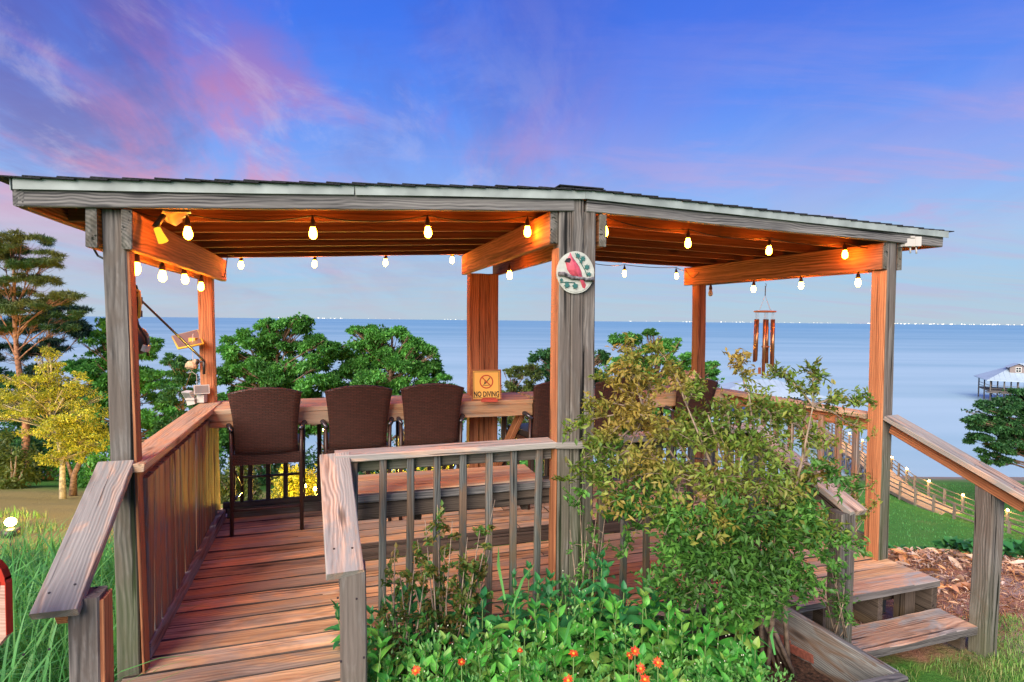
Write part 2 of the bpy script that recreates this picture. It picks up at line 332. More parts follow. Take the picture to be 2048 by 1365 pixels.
class MB:
    def __init__(s): s.v = []; s.f = []; s.sm = []
    def add(s, vs, fs, smooth=False):
        b = len(s.v); s.v += [tuple(v) for v in vs]; s.f += [tuple(i+b for i in f) for f in fs]; s.sm += [smooth]*len(fs)
        return s
    def box(s, c, d, m=None):
        x, y, z = d[0]/2, d[1]/2, d[2]/2
        vs = [Vector((i, j, k)) for i in (-x, x) for j in (-y, y) for k in (-z, z)]
        if m is not None: vs = [m @ v for v in vs]
        vs = [v + Vector(c) for v in vs]
        return s.add(vs, [(0, 1, 3, 2), (4, 6, 7, 5), (0, 4, 5, 1), (2, 3, 7, 6), (0, 2, 6, 4), (1, 5, 7, 3)])
    def tube(s, pts, radii, n=8, smooth=True, cap=True):
        pts = [Vector(p) for p in pts]
        if isinstance(radii, (int, float)): radii = [radii]*len(pts)
        rings = []; up = None
        for i, p in enumerate(pts):
            d = (pts[min(i+1, len(pts)-1)] - pts[max(i-1, 0)])
            if d.length < 1e-9: d = Vector((0, 0, 1))
            d.normalize()
            if up is None: up = Vector((0, 0, 1)) if abs(d.z) < .9 else Vector((1, 0, 0))
            a = (up - d*up.dot(d)); 
            if a.length < 1e-4: a = d.orthogonal()
            a.normalize(); up = a; b = d.cross(a)
            rings.append([p + (a*math.cos(2*math.pi*k/n) + b*math.sin(2*math.pi*k/n))*radii[i] for k in range(n)])
        vs = [v for r in rings for v in r]; fs = []
        for i in range(len(pts)-1):
            for k in range(n): fs.append((i*n+k, i*n+(k+1) % n, (i+1)*n+(k+1) % n, (i+1)*n+k))
        if cap: fs += [tuple(range(n))[::-1], tuple((len(pts)-1)*n+k for k in range(n))]
        return s.add(vs, fs, smooth)
    def lathe(s, prof, n=12, o=(0, 0, 0), smooth=True):
        vs = []; fs = []
        for r, z in prof: vs += [Vector((r*math.cos(2*math.pi*k/n)+o[0], r*math.sin(2*math.pi*k/n)+o[1], z+o[2])) for k in range(n)]
        for i in range(len(prof)-1):
            for k in range(n): fs.append((i*n+k, i*n+(k+1) % n, (i+1)*n+(k+1) % n, (i+1)*n+k))
        fs += [tuple(range(n))[::-1], tuple((len(prof)-1)*n+k for k in range(n))]
        return s.add(vs, fs, smooth)
    def prism(s, poly, d, m=None, smooth=False):
        """poly in xz plane, extruded along -y by d"""
        n = len(poly); vs = [Vector((p[0], 0, p[1])) for p in poly] + [Vector((p[0], -d, p[1])) for p in poly]
        if m is not None: vs = [m @ v for v in vs]
        return s.add(vs, [tuple(range(n)), tuple(range(2*n-1, n-1, -1))] + [(i, i+n, (i+1) % n+n, (i+1) % n) for i in range(n)], smooth)
    def blob(s, c, r, seg=10, rings=7, jit=.0, seed=0):
        vs = []; fs = []; c = Vector(c)
        for i in range(rings+1):
            th = math.pi*i/rings
            for k in range(seg):
                ph = 2*math.pi*k/seg; d = Vector((math.sin(th)*math.cos(ph), math.sin(th)*math.sin(ph), math.cos(th)))
                j = 1 + jit*mnoise.noise(d*2.2 + Vector((seed*7.3, 0, 0))) if jit else 1
                vs.append(c + Vector((d.x*r[0], d.y*r[1], d.z*r[2]))*j)
        for i in range(rings):
            for k in range(seg): fs.append((i*seg+k, (i+1)*seg+k, (i+1)*seg+(k+1) % seg, i*seg+(k+1) % seg))
        return s.add(vs, fs, True)
    def mesh(s, name):
        me = bpy.data.meshes.new(name); me.from_pydata(s.v, [], s.f)
        me.polygons.foreach_set('use_smooth', s.sm); me.update(); return me
    def obj(s, name, mat, parent=None, mw=None): return link(name, s.mesh(name), mat, parent, mw)

def frame(p0, p1, up=Vector((0, 0, 1))):
    p0 = Vector(p0); p1 = Vector(p1); xax = (p1-p0).normalized(); yax = up.cross(xax)
    if yax.length < 1e-3: yax = Vector((0, 1, 0)).cross(xax)
    yax.normalize(); zax = xax.cross(yax); c = (p0+p1)/2
    return Matrix(((xax.x, yax.x, zax.x, c.x), (xax.y, yax.y, zax.y, c.y), (xax.z, yax.z, zax.z, c.z), (0, 0, 0, 1)))
def board_mesh(name, ln, w, h, ch=.004, seg=5, warp=.0025, endcut=0.0):
    ch = min(ch, w*.2, h*.2); y, z = w/2, h/2
    prof = [(-y+ch, -z), (y-ch, -z), (y, -z+ch), (y, z-ch), (y-ch, z), (-y+ch, z), (-y, z-ch), (-y, -z+ch)]
    vs = []; sd = random.random()*100
    for i in range(seg+1):
        xx = -ln/2 + ln*i/seg; wy = warp*mnoise.noise(Vector((xx*1.3, sd, 0)))*2; wz = warp*mnoise.noise(Vector((xx*1.3, sd, 9)))*2
        for k, (a, b) in enumerate(prof):
            e = .0 if 0 < i < seg else random.uniform(-.003, .003)
            vs.append((xx+e, a+wy+warp*.5*mnoise.noise(Vector((xx*6, k*3.1, sd))), b+wz+warp*.5*mnoise.noise(Vector((xx*6, k*2.3, sd+5)))))
    fs = []
    for i in range(seg):
        for k in range(8): fs.append((i*8+k, (i+1)*8+k, (i+1)*8+(k+1) % 8, i*8+(k+1) % 8))
    fs += [tuple(range(8)), tuple(seg*8+k for k in range(8))[::-1]]
    me = bpy.data.meshes.new(name); me.from_pydata(vs, [], [f[::-1] for f in fs]); me.update(); return me
def board(name, p0, p1, w, h, mat, parent=None, up=Vector((0, 0, 1)), edge=None, **kw):
    """w = sideways size, h = size along up"""
    p0 = Vector(p0); p1 = Vector(p1); me = board_mesh(name, (p1-p0).length, w, h, **kw)
    if edge is not None:                      # second colour for sides and ends: blackened treads, shade painted on planks and joists
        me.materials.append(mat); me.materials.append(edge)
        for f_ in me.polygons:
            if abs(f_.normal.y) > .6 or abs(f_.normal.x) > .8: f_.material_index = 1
    return link(name, me, mat, parent, frame(p0, p1, up))

# numpy foliage: each leaf its own little folded blade
def leaf_mesh(name, cen, length, width, mat, up=.35, dirs=None, fold=.18, droop=.0, rng=RNG):
    n = len(cen); cen = np.asarray(cen, float)
    d = rng.normal(size=(n, 3)) if dirs is None else np.asarray(dirs, float) + rng.normal(size=(n, 3))*.35
    d[:, 2] -= droop; d /= np.linalg.norm(d, axis=1)[:, None]
    nn = rng.normal(size=(n, 3)); nn[:, 2] += up*3; sd = np.cross(nn, d); sd /= (np.linalg.norm(sd, axis=1)[:, None]+1e-9); nn = np.cross(d, sd)
    ln = length*rng.uniform(.65, 1.3, (n, 1)); wd = width*rng.uniform(.7, 1.25, (n, 1))
    a = cen - d*ln*.5; tip = cen + d*ln*.5 - nn*ln*.12
    l = cen + sd*wd*.5 + nn*wd*fold - d*ln*.05; r = cen - sd*wd*.5 + nn*wd*fold - d*ln*.05
    v = np.stack([a, l, tip, r], 1).reshape(-1, 3)
    base = (np.arange(n)*4)[:, None]
    f = np.concatenate([base+np.array([0, 2, 1]), base+np.array([0, 3, 2])], 1).reshape(-1, 3)
    return np_mesh(name, v, f, mat)
def np_mesh(name, v, f, mat, smooth=False):
    me = bpy.data.meshes.new(name); v = np.ascontiguousarray(v, dtype=np.float32); f = np.ascontiguousarray(f, dtype=np.int32)
    k = f.shape[1]
    me.vertices.add(len(v)); me.vertices.foreach_set('co', v.ravel())
    me.loops.add(f.size); me.loops.foreach_set('vertex_index', f.ravel())
    me.polygons.add(len(f)); me.polygons.foreach_set('loop_start', np.arange(len(f), dtype=np.int32)*k)
    me.polygons.foreach_set('loop_total', np.full(len(f), k, dtype=np.int32))
    if smooth: me.polygons.foreach_set('use_smooth', np.ones(len(f), dtype=bool))
    if mat: me.materials.append(mat)
    me.update(calc_edges=True); me.validate(); return me
def blades(name, base, height, width, mat, lean=.5, seg=3, rng=RNG, bend=.6):
    n = len(base); base = np.asarray(base, float)
    az = rng.uniform(0, 2*np.pi, n); dx = np.stack([np.cos(az), np.sin(az), np.zeros(n)], 1); sd = np.stack([-np.sin(az), np.cos(az), np.zeros(n)], 1)
    h = (height*rng.uniform(.45, 1.15, n))[:, None]; ln = (lean*rng.uniform(.1, 1.0, n))[:, None]; w = (width*rng.uniform(.6, 1.2, n))[:, None]
    vs = []
    for i in range(seg+1):
        t = i/seg; c = base + np.array([0, 0, 1.0])*h*(t - bend*ln*t*t*t) + dx*h*ln*t*t*1.2; ww = w*(1-t**1.6)*.5 + .0004
        vs += [c - sd*ww, c + sd*ww]
    v = np.stack(vs, 1).reshape(-1, 3); k = 2*(seg+1); b = (np.arange(n)*k)[:, None]
    f = np.concatenate([b + np.array([2*i, 2*i+1, 2*i+3, 2*i+2]) for i in range(seg)], 1).reshape(-1, 4)
    return np_mesh(name, v, f, mat)
# ------------------------------------------------------------------ the plan: two wings of a small pavilion
H1 = R(72.6); H2 = R(67.0)
u1 = Vector((math.sin(H1), math.cos(H1), 0)); v1 = Vector((-u1.y, u1.x, 0))
u2 = Vector((math.sin(H2), math.cos(H2), 0)); v2 = Vector((-u2.y, u2.x, 0))
O = Vector((-1.76, 2.55, 0)); CP = Vector((.34, 3.21, 0)); F3 = Vector((2.715, 4.20, 0))
B1 = Vector((-2.36, 4.51, 0)); B2 = Vector((-.26, 5.17, 0)); B3 = Vector((1.995, 6.10, 0))
UP = Vector((0, 0, 1))
def S(s, t, z=0.0): return O + u1*s + v1*t + UP*z          # deck coordinates: s along the boards, t away from the camera
def st(p): d = Vector(p)-O; return d.dot(u1), d.dot(v1)

# ------------------------------------------------------------------ ground and water
def lerp_tab(tab, y):
    if y <= tab[0][0]: return tab[0][1]
    for (a, b), (c, d) in zip(tab, tab[1:]):
        if y <= c:
            k = (y-a)/(c-a); return b + (d-b)*k
    return tab[-1][1]
LT = [(-60, .6), (-10, 0), (0, -.22), (3, -.45), (5, -.75), (7, -1.15), (14.5, -3.0), (20, -4.1), (28, -6.6), (38, -9.4), (48, -11.8), (56, -13.4), (90, -16), (400, -20)]
RT = [(-60, .6), (-10, 0), (0, -.3), (3, -.42), (5, -.55), (5.8, -.80), (6.3, -1.08), (7.2, -1.75), (9, -2.8), (14, -5.6), (20, -8.4), (26, -9.7), (32, -10.15), (42, -10.9), (48, -11.6), (53, -12.5), (60, -13.6), (90, -16), (400, -20)]
def sstep(a, b, x): k = min(1, max(0, (x-a)/(b-a))); return k*k*(3-2*k)
def ground(x, y):
    w = sstep(.5, 4.5, x if y < 12 else x*4.5/(y*.45)); z = lerp_tab(LT, y)*(1-w) + lerp_tab(RT, y)*w
    z += .04*math.exp(-((x-4.6)**2/2.6+(y-5.9)**2/.35)) + .05*mnoise.noise(Vector((x*.8, y*.8, 1)))*min(1, max(.3, y*.2))
    z += .35*mnoise.noise(Vector((x*.09, y*.09, 3)))*sstep(9, 22, y)
    return z
def build_ground():
    def axis(segs):
        out = [segs[0][0]]
        for a, b, n in segs: out += [a+(b-a)*i/n for i in range(1, n+1)]
        return out
    ys = axis([(-60, -4, 14), (-4, 0, 8), (0, 9, 60), (9, 24, 50), (24, 60, 60), (60, 400, 12)])
    xs = axis([(-300, -40, 12), (-40, -8, 32), (-8, 8, 90), (8, 60, 52), (60, 300, 12)])
    nx = len(xs); v = [(x, y, ground(x, y)) for y in ys for x in xs]
    f = [(j*nx+i, j*nx+i+1, (j+1)*nx+i+1, (j+1)*nx+i) for j in range(len(ys)-1) for i in range(nx-1)]
    m, t, b, o = new_mat('garden_ground')
    tc = N(t, 'ShaderNodeTexCoord'); s = N(t, 'ShaderNodeSeparateXYZ'); L(t, tc.outputs['Object'], s.inputs[0])
    def nz(sc, de=6, ro=.6):
        n = N(t, 'ShaderNodeTexNoise', i_Scale=sc, i_Detail=de, i_Roughness=ro); L(t, tc.outputs['Object'], n.inputs['Vector']); return n.outputs[0]
    def band(v, a0, a1, b0, b1): return math_(t, 'MULTIPLY', ramp_map(v, a0, a1), math_(t, 'SUBTRACT', 1.0, ramp_map(v, b0, b1)))
    def ramp_map(v, a, b):
        n = N(t, 'ShaderNodeMapRange'); n.interpolation_type = 'SMOOTHSTEP'; n.inputs[1].default_value = a; n.inputs[2].default_value = b; L(t, v, n.inputs[0]); return n.outputs[0]
    n1, n2, n3 = nz(.5), nz(6), nz(40, 8, .7)
    lawn = mix(t, n2, (.06, .20, .03), (.13, .34, .06)); lawn = mix(t, math_(t, 'MULTIPLY', n3, .5), lawn, (.035, .11, .02))
    lawn = mix(t, ramp(t, n1, [(.52, 0.0), (.7, .45)]), lawn, (.20, .22, .07))
    xj = math_(t, 'ADD', s.outputs[0], math_(t, 'MULTIPLY_ADD', n2, 1.2, -.6)); yj = math_(t, 'ADD', s.outputs[1], math_(t, 'MULTIPLY_ADD', nz(1.7), 1.4, -.7))
    soil = mix(t, n3, (.30, .11, .06), (.62, .34, .24)); soil = mix(t, ramp(t, nz(3), [(.5, 0.0), (.62, .9)]), soil, (.52, .36, .31))
    bank = math_(t, 'MULTIPLY', ramp_map(xj, 1.4, 2.0), band(yj, 3.35, 3.75, 6.6, 7.0))
    c = mix(t, bank, lawn, soil)
    litdirt = math_(t, 'MULTIPLY', math_(t, 'SUBTRACT', 1.0, ramp_map(xj, -3.6, -2.4)), band(yj, 5.2, 6.6, 15.0, 18.0))
    c = mix(t, math_(t, 'MULTIPLY', litdirt, .85), c, mix(t, n3, (.30, .20, .07), (.56, .42, .17)))  # dirt made golden, the flood lamp's glow mixed into its colour
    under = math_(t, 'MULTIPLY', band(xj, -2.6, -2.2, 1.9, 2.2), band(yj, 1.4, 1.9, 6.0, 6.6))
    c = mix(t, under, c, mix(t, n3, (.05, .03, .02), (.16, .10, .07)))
    shore = math_(t, 'SUBTRACT', 1.0, ramp_map(s.outputs[2], -12.1, -11.2)); c = mix(t, shore, c, mix(t, n3, (.22, .16, .11), (.42, .35, .28)))
    L(t, c, b.inputs['Base Color']); b.inputs['Roughness'].default_value = .95; b.inputs['Specular IOR Level'].default_value = .1
    bp = N(t, 'ShaderNodeBump', i_Strength=.8, i_Distance=.04); L(t, math_(t, 'ADD', n3, n2), bp.inputs['Height']); L(t, bp.outputs[0], b.inputs['Normal'])
    me = bpy.data.meshes.new('ground'); me.from_pydata(v, [], f); me.polygons.foreach_set('use_smooth', [True]*len(f)); me.update()
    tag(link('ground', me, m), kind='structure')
build_ground()
WZ = -12.4
q = 40000
wm = MB(); wm.add([(-q, 30, WZ), (q, 30, WZ), (q, q, WZ), (-q, q, WZ)], [(0, 1, 2, 3)])
tag(wm.obj('water', M['water']), kind='structure')

# ------------------------------------------------------------------ the deck
deck = thing('timber_deck', 'weathered reddish brown plank deck under the pavilion', 'deck', S(1, 0))
def deck_board(s0, s1, t, z, w=.137, h=.035, mat='deck'):
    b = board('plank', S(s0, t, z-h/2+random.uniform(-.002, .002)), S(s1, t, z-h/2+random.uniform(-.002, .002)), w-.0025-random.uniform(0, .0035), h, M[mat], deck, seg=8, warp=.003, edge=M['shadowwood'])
PW = .141
# walkway (s 0..1), from the entry to the step edge, and the wide upper floor behind it
t = -1.62
while t < 1.11:
    if t < -1.12: deck_board(-.02, .985+random.uniform(-.01, .01), t+PW/2, -.03 if t < -1.3 else -.012)
    else: deck_board(0.03, .985+random.uniform(-.008, .008), t+PW/2, 0)
    t += PW
t0u = t
while t < 2.24:
    cut = 2.3+random.choice((-.4, 0, .35))
    deck_board(.02 - .0*(t), cut-.003, t+PW/2, 0); deck_board(cut+.003, 4.78, t+PW/2, 0)
    t += PW
# low front floor, one step down
t = t0u-PW
while t > -.16:
    cut = 2.9+random.choice((-.5, .0, .4))
    deck_board(1.03, cut-.003, t+PW/2, -.12); deck_board(cut+.003, 4.80+random.uniform(-.01, .01), t+PW/2, -.12)
    t -= PW
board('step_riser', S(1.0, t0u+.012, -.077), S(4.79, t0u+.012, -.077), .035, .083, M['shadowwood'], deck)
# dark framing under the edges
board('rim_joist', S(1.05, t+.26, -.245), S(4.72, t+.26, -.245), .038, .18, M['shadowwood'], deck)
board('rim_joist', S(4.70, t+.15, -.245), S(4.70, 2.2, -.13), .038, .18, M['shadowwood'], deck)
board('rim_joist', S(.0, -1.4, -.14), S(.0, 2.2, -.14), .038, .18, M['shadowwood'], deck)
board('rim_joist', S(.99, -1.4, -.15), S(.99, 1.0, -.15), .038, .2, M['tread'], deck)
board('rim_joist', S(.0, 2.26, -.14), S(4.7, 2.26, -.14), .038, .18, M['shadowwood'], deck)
for s in (1.6, 2.6, 3.6, 4.66):
    for tt in (t+.14, 2.1): board('deck_foot', S(s, tt, -.9 if tt > 1 else -.6), S(s, tt, -.16), .09, .09, M['shadowwood'], deck, up=v1)
board('curb_board', S(.075, .035, .045), S(.075, 1.99, .045), .075, .085, M['curb'], deck, seg=10)
board('curb_board', S(.12, 2.06, .04), S(2.1, 2.06, .04), .08, .08, M['greypost'], deck, seg=8)

# ------------------------------------------------------------------ steps on the right
steps = thing('wooden_steps', 'two worn wooden steps from the grass up to the deck, below the right handrail', 'steps', S(4.3, -.3, -.4))
sa, sb = 3.62, 4.90
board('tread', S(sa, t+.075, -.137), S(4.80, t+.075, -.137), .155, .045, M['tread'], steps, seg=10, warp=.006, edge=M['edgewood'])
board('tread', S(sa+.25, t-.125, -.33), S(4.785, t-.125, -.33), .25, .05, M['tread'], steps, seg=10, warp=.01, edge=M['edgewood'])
for s in (3.85, 4.30): board('stringer', S(s, t+.20, -.27), S(s, t+.02, -.27), .042, .235, M['shadowwood'], steps)  # coloured dark to stand for the shade under the treads
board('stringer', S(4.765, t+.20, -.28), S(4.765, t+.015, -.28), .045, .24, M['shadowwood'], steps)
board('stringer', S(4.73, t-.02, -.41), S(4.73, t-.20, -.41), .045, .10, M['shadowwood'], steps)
board('corner_block', S(4.50, t+.22, -.27), S(4.60, t+.22, -.19), .03, .11, M['edgewood'], steps)
TLOW = t

# ------------------------------------------------------------------ pavilion frame
pav = thing('pavilion', 'open timber pavilion with a bent flat shingled roof hung with string lights', 'pavilion', O)
ZJ0 = 2.067
def zj(s): return ZJ0 + .0577*min(s, 2.2) - .004*max(0, s-2.2)
def post(name, base, top, w, d, mat, parent, side): return board(name, base, top, w, d, mat, parent, up=side, seg=8, warp=.004, ch=.006)
# posts: front left (leans), back left, back right, front right
fl_b = PZ(261, 1352, 0) + v1*.05; fl_t = P(219, 420, fl_b.y-.03)
fl_t = Vector((fl_t.x, fl_b.y+.02, zj(0)-.002))
post('post', fl_b - UP*.28 - v1*.012, fl_t - v1*.012, .090, .078, M['greypost'], pav, v1)
post('post', B1 - UP*.15, Vector((B1.x-.035, B1.y, 1.93)), .10, .10, M['inner'], pav, v1)
bb1 = B1
post('post', B3 - UP*.3, Vector((B3.x-.02, B3.y, 2.0)), .105, .10, M['inner'], pav, v2)
post('post', F3 + Vector((0, 0, -.55)), Vector((F3.x-.012, F3.y, zj(4)-.002)), .10, .112, M['greypost'], pav, v2)
# added thin boards: lamplit orange of the inner post sides put into colour
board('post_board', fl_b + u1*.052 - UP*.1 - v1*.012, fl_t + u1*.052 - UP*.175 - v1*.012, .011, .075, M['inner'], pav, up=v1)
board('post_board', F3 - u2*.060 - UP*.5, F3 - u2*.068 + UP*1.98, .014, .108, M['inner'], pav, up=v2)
# centre front: three planks ganged; the middle one runs up to the roof edge
for k, o_ in enumerate((-.073, 0, .073)):
    b = CP + u1*o_ - v1*(.0 if k != 1 else .006); tp = zj(2.2)-.002 if k != 1 else zj(2.2)+.066
    post('post_board', Vector((b.x+.012, b.y-.02, -.55)), Vector((b.x-.004, b.y-.02, tp)), .0715, .095, M['greypost'], pav, v1)
board('post_board', CP - u1*.115 - UP*.12 - v1*.018, CP - u1*.118 + UP*1.99 - v1*.018, .010, .092, M['inner'], pav, up=v1)  # added board, lamplit side of the centre post put into its colour
for k, o_ in enumerate((-.09, 0, .085)):
    b = B2 + u1*o_
    post('post_board', Vector((b.x+.005, b.y, -.3)), Vector((b.x-.005, b.y, 2.01)), .086, .12, M['inner'], pav, v1)
# paired side beams
def beams(a, b, u, off, z0, z1, n0=-.06, n1=.16):
    d = (b-a).normalized()
    for sgn in (-1, 1):
        p = a + u*off*sgn - d*(-n0) ; q_ = b + u*off*sgn + d*n1
        board('side_beam', Vector((p.x, p.y, (z0+z1)/2)), Vector((q_.x, q_.y, (z0+z1)/2)), .04, z1-z0, M['cedar'], pav, seg=8)
def cap_end(p, u, w, h):  # sawn, weathered grey beam ends
    board('beam_end', p - v1*.006, p - v1*.001, w, h, M['greypost'], pav)
beams(O + v1*.05, B1, u1, .066, 1.893, 2.065, -.10)
beams(CP + v1*.0, B2, u1, .145, 2.012, 2.190, -.05)
beams(F3 + v2*.02, B3, u2, .078, 1.99, 2.178, -.06)
for p, u, of, zc_, hh in ((O - v1*.05, u1, .066, 1.979, .172), (CP - v1*.052, u1, .145, 2.101, .178), (F3 - v2*.042, u2, .078, 2.084, .188)):
    for sgn in (-1, 1): board('beam_end', p + u*of*sgn + UP*zc_, p + u*of*sgn - v1*.006 + UP*zc_, .041, hh, M['greypost'], pav, seg=1)
# joists run along each wing; first = weathered fascia joist
SL, SR = -.315, 2.2
JN = 7
for k in range(JN):
    tt = -.055 + k*.36; s0, s1 = (SL, 2.165) if k == 0 else (SL+.04, 2.18)
    jh = .088
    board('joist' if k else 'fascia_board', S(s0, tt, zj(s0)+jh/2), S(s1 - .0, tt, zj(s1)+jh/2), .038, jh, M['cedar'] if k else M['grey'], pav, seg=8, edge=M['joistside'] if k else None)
    st0 = CP + v1*(tt) + u1*.045; 
    e0 = st0 + u2*(-.02 if k else -.005); e1 = F3 + v2*(tt+.0) + u2*.52
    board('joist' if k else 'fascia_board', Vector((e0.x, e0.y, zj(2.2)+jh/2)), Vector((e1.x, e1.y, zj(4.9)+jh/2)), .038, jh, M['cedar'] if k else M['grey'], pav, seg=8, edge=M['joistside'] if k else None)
TB = -.055 + (JN-1)*.36
board('rake_board', S(SL, -.03, zj(SL)+.044), S(SL, TB+.02, zj(SL)+.044), .038, .09, M['cedar'], pav)
board('rake_end', S(SL, -.074, zj(SL)+.044), S(SL, -.0301, zj(SL)+.044), .04, .09, M['grey'], pav, seg=1)
rb = F3 + u2*.54
board('rake_board', rb + v2*-.05 + UP*(zj(4.9)+.044), rb + v2*(TB+.02) + UP*(zj(4.9)+.044), .038, .09, M['cedar'], pav)
board('blocking', S(SL+.02, .36, zj(-.3)+.05), S(-.08, .36, zj(-.1)+.05), .038, .07, M['shadowwood'], pav)
# roof boards: planks seen between the joists from below
def plankroof(A, ux, vx, L0, L1, zf, n):
    for k in range(n):
        ta = -.07 + k*(TB+.17)/n; tb = -.07 + (k+1)*(TB+.17)/n - .004; tm = (ta+tb)/2
        a = A + ux*L0 + vx*tm; b = A + ux*L1 + vx*tm
        board('roof_plank', Vector((a.x, a.y, zf(L0)+.0975)), Vector((b.x, b.y, zf(L1)+.0975)), tb-ta, .017, M['cedar'], pav, seg=3)
plankroof(O, u1, v1, SL-.01, 2.2, zj, 12)
plankroof(CP + u1*.02, u2, v2, 0, 3.12, lambda s: zj(2.2+s), 12)
# white metal drip edge along the front
def trim(a, b, nm='drip_edge', w=.004): board(nm, a, b, .006, .046, M['trim'], pav, seg=6, warp=.0015, ch=.001)
ta_ = S(SL-.012, -.083, zj(SL)+.089); tb_ = S(1.02, -.083, zj(1.02)+.089); tcn = S(1.025, -.084, zj(1.02)+.089); tm_ = S(2.225, -.087, zj(2.2)+.089)
trim(ta_, tb_); trim(tcn, tm_)
te_ = F3 + u2*.56 - v2*.087; trim(tm_ + u2*.002, Vector((te_.x, te_.y, zj(4.9)+.089)))
trim(S(SL-.022, -.083, zj(SL)+.089), S(SL-.022, TB+.1, zj(SL)+.089))
# shingles, laid in courses that step down away from the ridge
def shingles(A, ux, vx, length, zf, down):
    n = int(length/.118); 
    tw = (TB+.30)/3
    for i in range(n+1):
        s = i*.118
        for j in range(3):
            t_ = -.105 + tw*j; a = A + ux*(s - .09) + vx*(t_+tw/2); b = A + ux*(s+.09) + vx*(t_+tw/2)
            za, zb = zf(s-.09), zf(s+.09)
            lift = .0085
            pa = Vector((a.x, a.y, za + (lift if down < 0 else 0) + .112)); pb = Vector((b.x, b.y, zb + (lift if down > 0 else 0) + .112))
            board('shingle', pa, pb, tw-.004, .007, M['shingle'], pav, seg=2, warp=.002, ch=.0015)
shingles(O + u1*SL, u1, v1, 2.2-SL+.03, lambda s: zj(s+SL), -1)
shingles(CP + u1*.04, u2, v2, 3.10, lambda s: zj(2.2+s), 1)
board('ridge_cap', CP - v1*.10 + UP*(zj(2.2)+.126) , CP + v1*(TB+.15) + UP*(zj(2.2)+.126), .26, .007, M['shingle'], pav)

# ------------------------------------------------------------------ railings
def caprail(parent, a, b, w=.14, h=.034, mat='cap'): return board('top_cap', a, b, w, h, M[mat], parent, seg=9, warp=.004)
def railing(name, label, a, b, u, n, side, zc_=.935, zb=-.1, bw=.036, bd=.03, mat='baluster', capmat='cap', railmat='greypost', off0=.06, capw=.14, first=None, rail2=False):
    """a..b along the top; balusters on the given side"""
    r = thing(name, label, 'railing', (a+b)/2, 'railings of the deck')
    d = (b-a).normalized(); n_ = side
    caprail(r, a + UP*(zc_-.017), b + UP*(zc_-.017), capw, mat=capmat)
    board('rail', a + UP*(zc_-.034-.033) + d*.01, b + UP*(zc_-.034-.033) - d*.01, .036, .062, M[railmat], r, seg=6)
    if rail2: board('rail', a + UP*(zb+.12) + d*.01, b + UP*(zb+.12) - d*.01, .036, .085, M[railmat], r, seg=6)
    ln = (b-a).length
    for k in range(n):
        p = a + d*(off0 + (ln-2*off0)*k/(n-1)) + n_*(.018+bd/2+.001)
        q_ = p + Vector((random.uniform(-.004, .004), random.uniform(-.003, .003), 0))
        board('baluster', p + UP*zb, q_ + UP*(zc_-.036), bd, bw, M[mat], r, up=d, seg=5, warp=.004)
    return r
RA = S(.93, -.0, 0); RB = CP - u1*.12
r1 = railing('front_railing', 'grey front railing with pink cap between the leafy bed and the low ledge', RA, RB + u1*.0, u1, 8, -v1, off0=.09)
board('rail_end_cap', RB - v1*.055 + u1*.0 + UP*.918, RB + u1*.17 - v1*.095 + UP*.918, .05, .034, M['cap'], r1, seg=2)
RC = CP + u2*.125; RD = CP + u2*1.34
r2 = railing('front_railing', 'short front railing half swallowed by the bush, right of the broad centre post', RC, RD, u2, 8, -v2, off0=.05)
post('corner_post', RD - UP*.5, RD + UP*.89, .09, .09, M['greypost'], r2, v2)
# left side railing: pickets packed close
LA = fl_b.copy(); LA.z = 0; LA = LA + v1*.06; LB = B1 - v1*.03
lr = thing('side_railing', 'long left side railing with worn close-set pickets and orange-lit cap', 'railing', (LA+LB)/2, 'railings of the deck')
board('top_cap', LA - v1*.12 - u1*.005 + UP*.932, LB + v1*.04 + UP*.918, .15, .036, M['bar'], lr, seg=9)
board('rail', LA + UP*.865, LB + UP*.85, .036, .09, M['inner'], lr, seg=6)
nl = 18
for k in range(nl):
    p = LA + (LB-LA)*((k+.35)/(nl-.3)) + u1*.034
    board('picket', p + UP*-.06, p + UP*.86, .03, .090, M['lath'], lr, up=v1, seg=6, warp=.005)
# right side railing between the right posts
ra = F3 + v2*.08; rb_ = B3 - v2*.06
rr = thing('side_railing', 'far right railing of spaced balusters between the two right posts, walkway behind', 'railing', (ra+rb_)/2, 'railings of the deck')
board('top_cap', ra + UP*.915, rb_ + UP*.905, .15, .036, M['bar'], rr, seg=9)
board('rail', ra + UP*.85 - u2*.0, rb_ + UP*.84, .036, .09, M['inner'], rr)
board('rail', ra + UP*-.03, rb_ + UP*.06, .036, .09, M['greypost'], rr)
for k in range(12):
    p = ra + (rb_-ra)*((k+.55)/12.2) - u2*.035
    board('baluster', p + UP*-.14, p + UP*.86, .034, .042, M['lath'], rr, up=v2, seg=5, warp=.004)
# back railing under the bar
def backrail(a, b, n, lab):
    r = thing('back_railing', lab, 'railing', (a+b)/2, 'railings of the deck')
    board('rail', a + UP*.80, b + UP*.80, .036, .09, M['shadowwood'], r); board('rail', a + UP*.075, b + UP*.075, .036, .085, M['shadowwood'], r)
    for k in range(n):
        p = a + (b-a)*((k+.5)/n) + v1*.035
        board('baluster', p + UP*.02, p + UP*.85, .034, .036, M['shadowwood'], r, up=u1, seg=3)
backrail(B1 + u1*.07 + v1*.02, B2 - u1*.14 + v1*.02, 15, 'dark back railing below the bar behind the three left stools')
backrail(B2 + u1*.14 + v1*.02, B3 - u2*.07 + v2*.02, 15, 'dark back railing below the bar behind the right stools')
